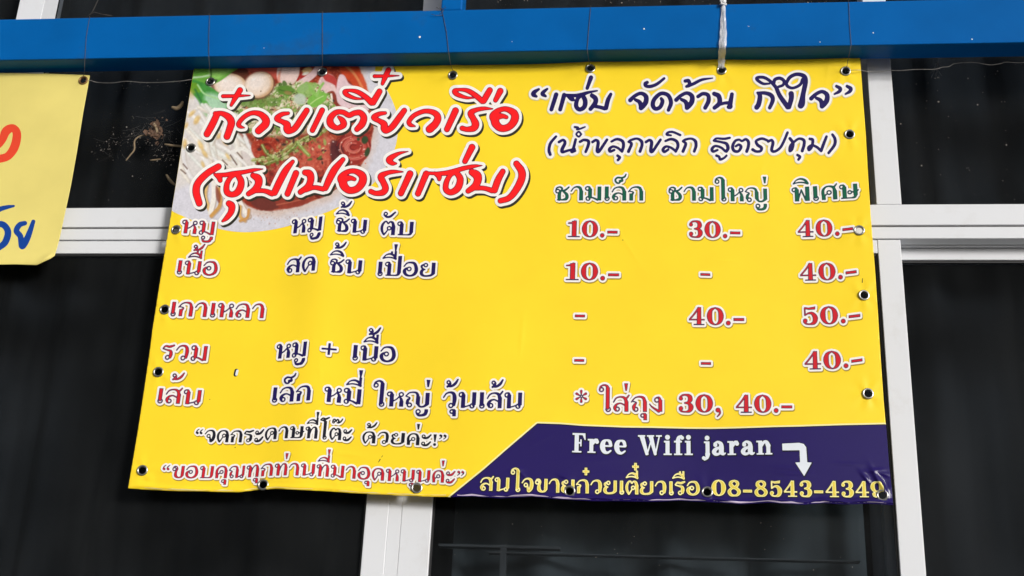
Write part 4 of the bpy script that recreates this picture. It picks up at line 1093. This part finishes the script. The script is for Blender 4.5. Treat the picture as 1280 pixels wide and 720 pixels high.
put('dish_lettering', RD, 'เกาเหลา', 211, 329.5, [(211, 394.6), (250, 396), (329, 397.6)], 17.5)
put('dish_lettering', RD, 'รวม', 201.5, 257.5, [(201, 449.2), (257, 451)], 18.3)
put('dish_lettering', RD, 'เส้น', 194.5, 250, [(194, 503.3), (250, 506)], 18.2, tone_up=30)
put('choice_lettering', NV, 'หมู', 363.5, 401.5, [(363, 292), (382, 290.5), (401, 287.8)], 17.4)
put('choice_lettering', NV, 'ชิ้น', 418, 457.5, [(418, 288.6), (457, 292)], 17)
put('choice_lettering', NV, 'ตับ', 475, 516, [(475, 293.3), (516, 294.4)], 17)
put('choice_lettering', NV, 'สด', 357.5, 393.5, [(357, 341.4), (375, 340), (393, 338)], 17.6)
put('choice_lettering', NV, 'ชิ้น', 410.5, 451.5, [(410, 339.8), (451, 342.6)], 17)
put('choice_lettering', NV, 'เปื่อย', 470, 543.5, [(470, 344.4), (543, 345.8)], 17.3)
put('choice_lettering', NV, 'หมู', 344.5, 382, [(344, 448.6), (362, 447), (382, 444.8)], 18)
put('choice_lettering', NV, '+', 401.2, 420, [(401, 444.2), (420, 445.6)], 18)
put('choice_lettering', NV, 'เนื้อ', 438.5, 494, [(438, 449.7), (494, 452.8)], 18.6)
put('choice_lettering', NV, 'เล็ก', 338, 387.5, [(338, 502.8), (362, 502), (387, 500.2)], 18.4)
put('choice_lettering', NV, 'หมี่', 404.5, 450.5, [(404, 501.8), (450, 505.4)], 18.6)
put('choice_lettering', NV, 'ใหญ่', 465.5, 536.5, [(465, 507.6), (536, 508.8)], 18.4)
put('choice_lettering', NV, 'วุ้นเส้น', 553, 652, [(553, 509.6), (652, 510.4)], 19.6)
put('heading_lettering', GR, 'ชามเล็ก', 692.8, 804, [(692, 250.2), (804, 250.6)], 17.2)
put('heading_lettering', GR, 'ชามใหญ่', 834.8, 959.6, [(834, 250.4), (905, 251.2), (960, 252.2)], 17)
put('heading_lettering', GR, 'พิเศษ', 990.4, 1074, [(990, 252), (1020, 250.4), (1045, 249), (1074, 247.4)], 17.6)
def price(t, x0, x1, base, H): put('price_lettering', RD, t, x0, x1, base, H)
price('10.-', 709.2, 772.6, [(709, 296.2), (773, 297)], 21); price('30.-', 860.4, 926.4, [(860, 296.8), (926, 298)], 21.2)
price('40.-', 997.2, 1067.6, [(997, 296.6), (1040, 295.4), (1067, 292.4)], 21.2)
price('10.-', 706.6, 774.6, [(706, 350), (775, 350.6)], 22); price('-', 875, 888.6, [(875, 349), (889, 349.4)], 19)
price('40.-', 1000.2, 1072, [(1000, 351), (1042, 350.2), (1072, 346.4)], 22)
price('-', 717.8, 731.8, [(717, 401.2), (732, 401.4)], 20); price('40.-', 861, 931.2, [(861, 406.2), (931, 406.6)], 22.4)
price('50.-', 1002.8, 1076.6, [(1002, 406), (1045, 405.2), (1076, 401.4)], 22.6)
price('-', 717, 730.8, [(717, 456.8), (731, 457)], 20); price('-', 875.6, 889.6, [(875, 460.6), (890, 460.8)], 20)
price('40.-', 1005.8, 1079.4, [(1005, 462), (1048, 461.2), (1079, 457)], 22.8)
star = []
for k in range(6):
    a = math.pi / 2 + k * math.pi / 3
    star.append(('st', [(726.6 + 1.2 * math.cos(a), 495.4 - 1.2 * math.sin(a), .5), (726.6 + 6.6 * math.cos(a), 495.4 - 6.6 * math.sin(a), 1.55)]))
lettering('price_lettering', star, RD, bn, .5)
put('price_lettering', RD, 'ใส่ถุง', 749, 828, [(749, 514.2), (828, 515)], 19.2)
price('30,', 847.4, 901.4, [(847, 515.4), (901, 515.8)], 22.8); price('40.-', 919.8, 991.4, [(919, 516), (991, 515.8)], 22.6)
put('note_lettering', BK, '“จดกระดาษที่โต๊ะ', 243.3, 439, [(243, 551.6), (265, 552.4), (298, 553), (318, 552.4), (335, 549.8), (352, 548), (367, 547.4), (387, 547.8), (404, 548.8), (439, 551)], 14.6)
put('note_lettering', BK, 'ด้วยค่ะ!”', 452.3, 558.4, [(452, 553.8), (480, 554.6), (505, 555.8), (558, 558)], 14.4)
put('note_lettering', RT, '“ขอบคุณทุกท่านที่มาอุดหนุนค่ะ”', 201.6, 580.4, [(201, 597), (230, 597.6), (290, 597.8), (315, 596.4), (335, 594.8), (360, 594), (385, 594.6), (410, 596), (440, 598.2), (480, 601), (520, 602.4), (580, 604)], 15)

# ---- foot strip
YL = [(1.2, .2, .3, M['dark_ink']), (0.1, 0, 0, M['cream_ink']), (-0.75, 0, 0, M['gold_ink'])]
WH = [(1.2, .5, .6, M['dark_ink']), (0.1, 0, 0, M['pale_ink'])]
put('phone_lettering', YL, 'สนใจขายก๋วยเตี๋ยวเรือ', 599.8, 874.6, [(599, 613), (640, 614), (680, 615.2), (740, 616.8), (800, 618), (874, 618.8)], 16.6, bold=1.08)
put('phone_lettering', YL, '08-8543-4349', 889.8, 1105.5, [(889, 619.6), (960, 620.6), (1030, 621.2), (1105, 621.6)], 20)
put('wifi_lettering', WH, 'Free', 714.8, 783.4, [(714, 565.2), (783, 567.4)], 24)
put('wifi_lettering', WH, 'Wifi', 797.4, 866, [(797, 568.6), (866, 568.8)], 24.6)
put('wifi_lettering', WH, 'jaran', 877.8, 965.4, [(877, 569.2), (965, 568)], 24)
arrow = [('po', [(977.8, 554.6), (999, 553.6), (1004.5, 555), (1007.6, 559), (1009.0, 578), (1014.6, 578.2), (1005.2, 595), (994.2, 578.2), (1000.2, 578), (999.6, 562.6), (978.2, 562.9)])]
lettering('arrow', arrow, WH, bn, .5)

# torn spot in the print
lettering('torn_spot', [('st', [(295.6, 463.4, 1.6), (294.4, 468.2, 1.6)])], [(.9, 0, 0, M['black_ink']), (-.1, 1.1, 0, M['pale_ink'])], bn, .5, base_layer=.8)

# small marks and scuffs
for pts in ([(473.2, 577.6, .35), (475.2, 574.2, .6)], [(477, 571.4, .3), (478.2, 569.6, .3)], [(294, 559.2, .5), (293.8, 559.6, .5)], [(778.4, 300, .6), (778.8, 300.3, .4)], [(1078.2, 348, .3), (1077.8, 353, .5)], [(262, 499, .4), (262.4, 499.4, .4)]):
    lettering('scuff', [('st', pts)], [(0, 0, 0, M['shade_ink'])], bn, .3, base_layer=.8)

# ---- hem glints painted as a pale uneven line along the foot
M['glint_lilac'] = vinyl('edge_glint_lilac', (222, 205, 232), noise=0.0)
M['glint_cream'] = vinyl('edge_glint_cream', (255, 240, 160), noise=0.0)
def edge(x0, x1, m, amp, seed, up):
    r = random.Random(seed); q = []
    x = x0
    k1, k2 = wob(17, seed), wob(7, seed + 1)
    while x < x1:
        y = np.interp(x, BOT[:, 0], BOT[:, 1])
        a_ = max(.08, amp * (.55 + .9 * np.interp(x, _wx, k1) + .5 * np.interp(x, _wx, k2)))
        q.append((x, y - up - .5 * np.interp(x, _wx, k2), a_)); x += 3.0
    lettering('edge_glint', [('st', q)], [(0, 0, 0, m)], bn, .5, base_layer=1.6)
edge(572, 1112, M['glint_lilac'], .75, 61, 1.5)
edge(176, 560, M['glint_cream'], .6, 71, 1.9)

# ---- eyelets
M['nickel'] = mat('nickel_eyelet', (0.46, 0.45, 0.42), 0.28, metal=1.0, noise=0.15, nscale=300)
M['brass'] = mat('rusted_brass_eyelet', (0.30, 0.17, 0.07), 0.5, metal=0.8, noise=0.3, nscale=300)
def eyelet_mesh(m):
    prof = [(.0091, -.0000), (.0090, -.0008), (.0083, -.0014), (.0073, -.0016), (.0064, -.0013), (.0058, -.0005), (.0056, .0006), (.0056, .0024)]
    b = MB(); n = 40
    vs_, fs = [], []
    for r_, y_ in prof:
        for k in range(n):
            a = 2 * math.pi * k / n
            vs_.append((r_ * math.cos(a), y_, r_ * math.sin(a)))
    for i in range(len(prof) - 1):
        for k in range(n):
            fs.append((i * n + k, (i + 1) * n + k, (i + 1) * n + (k + 1) % n, i * n + (k + 1) % n))
    b.add(vs_, fs)
    return b
proto = None
rg = random.Random(3)
for gx_, gy_ in GROM:
    p = sheet_pts(np.array([[gx_, gy_]]), 3)[0]
    if proto is None:
        proto = eyelet_mesh(M['nickel']).build('eyelet', M['nickel'], bn, smooth=True); o = proto
    else:
        o = proto.copy(); link(o, bn)
    o.location = p
    o.rotation_euler = (rg.uniform(-.12, .12), 0, rg.uniform(-.12, .12))

# ------------------------------------------------------------------ the paler banner at the left
M['pale_yellow'] = vinyl('faded_yellow_vinyl', (230, 214, 124), noise=0.06)
M['old_red'] = vinyl('faded_red_ink', (232, 74, 48), noise=0.05)
M['old_blue'] = vinyl('faded_blue_ink', (18, 66, 150), noise=0.05)
OUT2 = [(-330, 92.6), (-160, 91), (0, 91), (60, 92), (112.4, 94), (104, 140), (96, 190), (88.5, 232), (80.5, 270), (74, 300), (68.4, 319.5), (63, 323.5), (46, 331.4), (20, 330.4), (0, 330.6), (-160, 332), (-350, 334)]
def disp2(px, py):
    px = np.asarray(px, float); py = np.asarray(py, float)
    d = .002 * np.sin(px / 70 + py / 90) + .0009 * np.sin(py / 47 - px / 55) + .0004 * np.sin((px + py) / 24.0) * np.exp(-((py - 200) / 60) ** 2)
    d += .004 * np.exp(-((py - 326 + (px - 40) * .1) / 9) ** 2)
    for cx, cy, ang, L, sg, am in ((60, 165, -.35, 22, 4.5, .0006), (40, 185, -.1, 26, 1.6, .0003), (78, 160, -.6, 14, 4, .0005), (30, 110, .1, 40, 5, .0004), (58, 322, -.6, 12, 2.6, .003), (20, 150, .2, 30, 5, .0004)):
        c, s_ = math.cos(ang), math.sin(ang)
        u = (px - cx) * c + (py - cy) * s_; v = -(px - cx) * s_ + (py - cy) * c
        d = d + am * np.exp(-(u / L) ** 2 - (v / sg) ** 2)
    return d
G2 = (104, 100.5)
def pts2(P, layer): return at_many(P, YB - .002 - disp2(P[:, 0], P[:, 1]) - layer * EPS)
pb = at(40, 330, YB)
b2 = empty('old_banner', (float(pb[0]), YB, float(pb[2])))
tag(b2, 'pale faded yellow banner with partly cut off red and blue letters, at the left edge', 'banner')
f = SDF(-352, 84, 120, 342, 1.5); f.poly(OUT2, pad=2000)
d = np.maximum(f.d, 4.0 - np.hypot(f.X[None, :] - G2[0], f.Y[:, None] - G2[1]))
P, F = march(f.X, f.Y, d)
s_2 = mesh_np('sheet', [(pts2(P, 0), F, 0)], [M['pale_yellow']], b2)
so_ = s_2.modifiers.new('thickness', 'SOLIDIFY'); so_.thickness = .0006; so_.offset = -1
k36 = (0, 140, 3.6)
lettering('faded_lettering', traced(*k36, [[(-70, 190, 18), (-60, 120, 18), (-20, 150, 18), (8, 128, 17), (28, 86, 20), (58, 72, 17), (76, 98, 19), (66, 155, 20), (36, 198, 18), (-10, 213, 18)]]), [(0, 0, 0, M['old_red'])], b2, .7, base_layer=.8, pts_fn=pts2, holes=False)
lettering('faded_lettering', traced(*k36, [[(-60, 470, 14), (-30, 455, 13), (0, 437, 11), (32, 428, 9), (62, 423, 5)], [(-60, 520, 14), (-20, 505, 14), (16, 508, 14), (36, 540, 15), (24, 585, 15), (-4, 610, 13)],
                                          [(112, 500, 10), (88, 508, 12), (74, 535, 13), (92, 560, 13), (100, 604, 14), (124, 565, 14), (150, 493, 9)]]), [(0, 0, 0, M['old_blue'])], b2, .6, base_layer=.8, pts_fn=pts2, holes=False)
o = eyelet_mesh(M['brass']).build('eyelet', M['brass'], b2, smooth=True); o.location = pts2(np.array([G2], float), 3)[0]

# ------------------------------------------------------------------ ties
M['wire'] = mat('rusty_wire', (0.10, 0.085, 0.075), 0.6, metal=0.5, noise=0.3, nscale=200)
M['wire2'] = mat('galvanised_wire', (0.33, 0.31, 0.29), 0.5, metal=0.5, noise=0.3, nscale=200)
def tie(label, gp, pts_top, m=M['wire'], r_=.00042, extra=()):
    """a wire from an eyelet up the beam's face and over its top edge"""
    x, z = gp
    P_ = [(x, YB + .004, z), (x + .001, YB - .006, z + .003)]
    P_ += [(p[0], p[1], p[2]) for p in pts_top]
    b = MB(); b.tube(P_, r_, 6)
    for e in extra: b.tube(e, r_, 6)
    o = b.build('hanging_wire', m, smooth=True)
    return tag(o, label, 'wire', 'wires tying the banners to the beam')
YW = YA - .0012
def face(px, py): q = at(px, py, YW); return (float(q[0]), float(q[1]), float(q[2]))
def gpt(px, py): q = at(px, py, YB); return (float(q[0]), float(q[2]))
def over(px):                                      # over the top edge of the beam and down behind
    q = face(px, 12); return [(q[0], YW, zb1 + .001), (q[0] + .002, YA + .01, zb1 + .0015), (q[0] + .004, YZ, zb1 + .0016)]
q = face(110, 20)
tie('thin wire tying the faded banner corner to the beam, looping loose above it', gpt(104, 100.5), [face(105.5, 91), face(106, 76), face(108, 45), face(112, 22)] + over(113), extra=[
    [(q[0], YW, zb1 + .002), (q[0] + .006, YW + .002, zb1 + .012), (q[0] + .014, YW + .004, zb1 + .05), (q[0] + .016, YW + .01, zb1 + .12)],
    [(q[0], YW, zb1 + .002), (q[0] + .010, YW + .001, zb1 + .011), (q[0] + .022, YW + .001, zb1 + .007), (q[0] + .045, YW + .004, zb1 + .0035)]])
tie('thin wire at the basil leaf corner of the menu banner', gpt(263, 102), [face(262, 84), face(261, 70), face(261, 45), face(262, 20)] + over(262))
tie('thin wire above the bowl picture, second from the left of the menu banner', gpt(403, 90), [face(403, 76), face(403, 67), face(403, 40), face(403, 17)] + over(403))
q = face(552, 14)
tie('thin wire knotted at the foot of the blue stub upright', gpt(566, 94), [face(563, 79), face(561, 67), face(558, 40), face(554, 20)] + over(552), extra=[
    [(q[0] - .004, YW - .001, zb1 + .003), (q[0] + .004, YW - .002, zb1 - .004), (q[0] - .002, YW - .002, zb1 - .010), (q[0] + .004, YW - .001, zb1 - .013), (q[0] - .010, YW - .002, zb1 - .014), (q[0] - .018, YW - .004, zb1 - .012)],
    [(q[0] - .010, YW - .001, zb1 + .004), (q[0] - .002, YW - .003, zb1 - .002), (q[0] + .008, YW - .002, zb1 + .002), (q[0] + .004, YW, zb1 + .008)]])
tie('thin wire above the tone mark of the slogan, right of the title', gpt(738, 85.5), [face(735.5, 74), face(734, 62), face(736, 35), face(738, 12)] + over(738))
tie('thin wire at the top right corner of the menu banner', gpt(1057, 89), [face(1061, 70), face(1064, 56), face(1062, 30), face(1061, 4)] + over(1061))
def line_wire(label, pts, m):
    P_ = []
    for px, py, Y in pts:
        q = at(px, py, Y); P_.append(tuple(q))
    b = MB(); b.tube([tuple(v) for v in catmull(P_, 5)], .0005, 6)
    return tag(b.build('slack_wire', m, smooth=True), label, 'wire', 'wires stretched sideways from the banner corners')
line_wire('slack wire from the faded banner to the corner of the menu banner', [(106, 100.5, YB - .004), (113, 100.6, YB - .005), (122, 103, YB), (140, 103.6, YB), (158, 101.6, YB), (180, 103.2, YB + .004), (205, 102.8, YB), (228, 101, YB), (241, 99.5, YB + .004), (262, 101.5, YB + .004)], M['wire2'])
line_wire('kinked wire running right from the menu banner across the white upright', [(1059, 89, YB + .002), (1066, 87.6, YB - .006), (1077, 87.8, YB - .004), (1084, 89.4, YB + .01), (1098, 90, YB + .012), (1110, 88, YB + .012), (1125, 88.2, YB + .01), (1145, 86.8, YB + .01), (1168, 86.6, YB + .01), (1178, 84, YB + .01), (1186, 83.2, YB + .01), (1194, 79.4, YB + .01), (1212, 78, YB + .01), (1222, 78.6, YB + .01), (1236, 81, YB + .01), (1248, 80, YB + .01), (1258, 77.6, YB + .01), (1275, 78.4, YB + .01), (1310, 76, YB + .01), (1420, 72, YB + .012), (1560, 70, YB + .014)], M['wire2'])

# clear plastic strap
M['plastic'] = mat('clear_plastic_strip', (0.78, 0.80, 0.82), 0.22, spec=0.6, noise=0.12, nscale=120)
pm = M['plastic'].node_tree.nodes['Principled BSDF']; pm.inputs['Alpha'].default_value = 0.5
M['knot'] = mat('white_plastic_knot', (0.8, 0.8, 0.8), 0.4)
st = empty('plastic_strap', (float(at(903, 60, YW)[0]), YW, float(at(903, 60, YW)[2])))
tag(st, 'twisted clear plastic strip tied in a white knot, holding the banner to the beam', 'plastic strip')
for sgn, seed in ((-1, 1), (1, 2)):
    r = random.Random(seed)
    pa = [(901.6 + sgn * .6, 85.5, YB - .003), (902 + sgn * 1.2, 74, YB - .014), (903 + sgn * 1.8, 60, YW - .002), (904 + sgn * 1.9, 45, YW - .002), (904 + sgn * 1.3, 28, YW - .002), (904 + sgn * .7, 8, YW - .002), (903.5, 3, YW - .002)]
    P_ = np.array([at(*p) for p in pa]); P_ = catmull(P_, 6)
    b = MB(); vs_, fs = [], []
    for i, p in enumerate(P_):
        u = i / (len(P_) - 1)
        wd = .0047 * (1 - .55 * u) * (1 + .12 * math.sin(i * 1.3 + seed))
        tw = .22 * math.sin(i * .3 + seed * 2)
        vs_ += [(p[0] - wd * math.cos(tw), p[1] - wd * math.sin(tw) - .0008 * sgn - .001, p[2]), (p[0], p[1] - .0012 * r.uniform(.2, 1.6) - .0008 * sgn - .001, p[2]), (p[0] + wd * math.cos(tw), p[1] + wd * math.sin(tw) - .0008 * sgn - .001, p[2])]
    for i in range(len(P_) - 1):
        for k in range(2):
            a = 3 * i + k; fs.append((a, a + 1, a + 4, a + 3))
    b.add(vs_, fs)
    o = b.build('strip', M['plastic'], st, smooth=False)
    sm = o.modifiers.new('thickness', 'SOLIDIFY'); sm.thickness = .0003
b = MB(); c0 = at(903.5, 3.5, YW - .004)
r = random.Random(9)
for k in range(9):
    a = [Vector(c0) + Vector((r.uniform(-.006, .006), r.uniform(-.003, .003), r.uniform(-.005, .007))) for _ in range(4)]
    b.tube([tuple(v) for v in catmull([tuple(x) for x in a], 4)], .0013, 6)
b.build('knot', M['knot'], st, smooth=True)

# ------------------------------------------------------------------ dead leaves and web caught in the gap
M['straw'] = mat('dry_straw', alb((140, 122, 96)), 0.85, noise=0.2, nscale=150)
M['leaf'] = mat('dead_brown_leaf', alb((100, 76, 60)), 0.9, noise=0.4, nscale=120, bump=.5, bscale=300)
M['web'] = mat('dusty_web', (0.16, 0.15, 0.145), 0.9)
M['dust'] = mat('dust_speck', (0.30, 0.265, 0.235), 0.9, noise=.4, nscale=60)
YD = YF + .012
def leaf(label, pts, wd, m=M['straw'], Y=YD, curl=.002):
    P_ = catmull(np.array([at(p[0], p[1], Y) for p in pts]), 6) if len(pts) > 2 else np.array([at(p[0], p[1], Y) for p in pts])
    if len(P_) == 2: P_ = np.array([P_[0] + (P_[1] - P_[0]) * k / 8 for k in range(9)])
    n = len(P_); vs_, fs = [], []
    for i, p in enumerate(P_):
        u = i / (n - 1); t_ = P_[min(i + 1, n - 1)] - P_[max(i - 1, 0)]
        nn = np.array([-t_[2], 0, t_[0]]); nn /= np.linalg.norm(nn) + 1e-9
        ww = wd * (math.sin(math.pi * (0.12 + .8 * u)) ** .7)
        vs_ += [tuple(p - nn * ww), tuple(p + np.array([0, -curl, 0])), tuple(p + nn * ww)]
    for i in range(n - 1):
        for k in range(2):
            a = 3 * i + k; fs.append((a, a + 1, a + 4, a + 3))
    b = MB(); b.add(vs_, fs)
    o = b.build('dry_leaf', m, smooth=True)
    s_ = o.modifiers.new('thickness', 'SOLIDIFY'); s_.thickness = .0006
    return tag(o, label, 'dry leaf', 'dry leaves caught in the web between the banners')
leaf('curled pale pod hanging in the web, highest of the dry bits by the banner edge', [(215, 134), (221, 135.5), (226, 132), (228.5, 127)], .0042)
leaf('long thin S bent straw stalk hanging from the brown clump', [(187, 168.5), (176, 170), (168.5, 176), (168, 187), (163, 194), (157.5, 201)], .0012)
leaf('short pale leaf standing upright inside the brown clump', [(192, 154), (195, 160), (196.5, 167)], .0028, Y=YD - .012)
leaf('pale straw poking out level from behind the menu banner edge', [(206, 180.5), (216, 182), (232, 183.5)], .0021)
leaf('small flat straw lying under the brown clump', [(188, 200.5), (194, 200), (201, 199)], .0013)
leaf('slanting pale straw lowest beside the menu banner edge', [(208, 218.5), (213, 226), (219, 231.5)], .0024)
b = MB(); r = random.Random(12)
for k in range(95):
    c = at(194 + r.gauss(0, 4.6), 163 + r.gauss(0, 7), YD - r.uniform(0, .014))
    s_ = r.uniform(.0014, .0052); a = r.uniform(0, 6.28); e = r.uniform(.4, 1)
    u = Vector((math.cos(a), r.uniform(-.6, .6), math.sin(a))) * s_; v = Vector((-math.sin(a), r.uniform(-.6, .6), math.cos(a))) * s_ * e
    c = Vector(c); b.add([c - u - v, c + u - v * .3, c + u * .7 + v, c - u * .5 + v + Vector((0, -.001, 0))], [(0, 1, 2, 3)])
tag(b.build('leaf_clump', M['leaf'], smooth=False), 'brown crumpled clump of dead leaf bits hanging in the web', 'dead leaves')
b = MB(); r = random.Random(31)
for k in range(46):
    x, y = r.choice([(192, 162), (200, 175), (150, 180), (175, 165), (205, 150), (205, 192)])
    x += r.gauss(0, 14); y += r.gauss(0, 9)
    a = r.uniform(0, 3.14); L = r.uniform(3, 15)
    p0 = at(max(112, x - L * math.cos(a)), y - L * math.sin(a) * .6, YD - r.uniform(0, .02)); p1 = at(min(234, x + L * math.cos(a)), y + L * math.sin(a) * .6, YD - r.uniform(0, .02))
    mid = (p0 + p1) / 2 + np.array([0, 0, -.002])
    b.tube([tuple(p0), tuple(mid), tuple(p1)], r.uniform(.00005, .00013), 4)
for px, py in ((1171, 84), (1172, 74)):
    for k in range(9):
        p0 = at(px + r.uniform(-2, 2), py + r.uniform(-2, 12), YF + .01); p1 = at(px + r.uniform(-9, 9), py + r.uniform(4, 16), YF + .01)
        b.tube([tuple(p0), tuple(p1)], .0002, 4)
tag(b.build('cobweb', M['web']), 'grey dusty cobweb strands over the upper panes', 'cobweb', kind='stuff')
b = MB(); r = random.Random(17)
def speck(px, py, s_, Y):
    c = Vector(at(px, py, Y)); n = 5
    vs_ = [c + Vector((s_ * r.uniform(.5, 1.2) * math.cos(6.28 * k / n), 0, s_ * r.uniform(.5, 1.2) * math.sin(6.28 * k / n))) for k in range(n)] + [c + Vector((0, -s_ * .6, 0))]
    b.add(vs_, [(k, (k + 1) % n, n) for k in range(n)])
YG = YF + .0492
for _ in range(120): speck(r.uniform(1125, 1285), 80 + 172 * r.random() ** 1.3, .0003 + .0006 * r.random() ** 4, YG)
for _ in range(90): speck(r.uniform(100, 238), r.uniform(105, 256), .0003 + .0007 * r.random() ** 4, YG)
for _ in range(90):
    u = r.random(); speck(118 + 76 * u + r.gauss(0, 5), 186 - 16 * u + r.gauss(0, 7), .0004 + .0011 * r.random() ** 3, YG - r.uniform(0, .03))
for _ in range(40): speck(r.gauss(208, 9), r.gauss(196, 5), .0005 + .0012 * r.random() ** 3, YG - r.uniform(0, .03))
for _ in range(40): speck(r.uniform(150, 236), r.gauss(106, 3), .0004 + .0010 * r.random() ** 3, YG - r.uniform(0, .03))
for _ in range(60): speck(r.gauss(195, 22), r.gauss(175, 20), .0005 + .0013 * r.random() ** 3, YG - r.uniform(0, .03))
for _ in range(50): speck(r.uniform(600, 1060), r.uniform(-6, 6), .0005 + .0012 * r.random() ** 3, YG)
for (x, y, s_) in ((1222, 131, .0018), (1258, 181, .0017), (1172, 97, .0026), (1169, 98, .0016), (1210, 98, .0016), (1173, 127, .002), (1126, 155, .0014), (1152, 207, .0014), (1247, 89, .0015)): speck(x, y, s_, YG)
for _ in range(26): speck(r.uniform(560, 1090), r.uniform(634, 716), .0004 + .0006 * r.random(), YF + .0122)
tag(b.build('dust', M['dust']), 'pale dust specks stuck on the dark panes', 'dust', kind='stuff')
for (x, y, s_) in ((524.6, 46.2, .0019), (805, 36, .0014), (1091.5, 41, .0011), (1215, 49, .0011), (1025, 52.5, .0009), (936, 33, .0007), (640, 52, .0006), (330, 60, .0006)):
    c = Vector(at(x, y, YA - .0003)); n = 8
    b = MB()
    b.add([c + Vector((s_ * math.cos(6.28 * k / n), 0, s_ * 1.15 * math.sin(6.28 * k / n))) for k in range(n)] + [c + Vector((0, -s_ * .4, 0))], [(k, (k + 1) % n, n) for k in range(n)])
    b.build('paint_fleck', M['white_ink'], fr_)
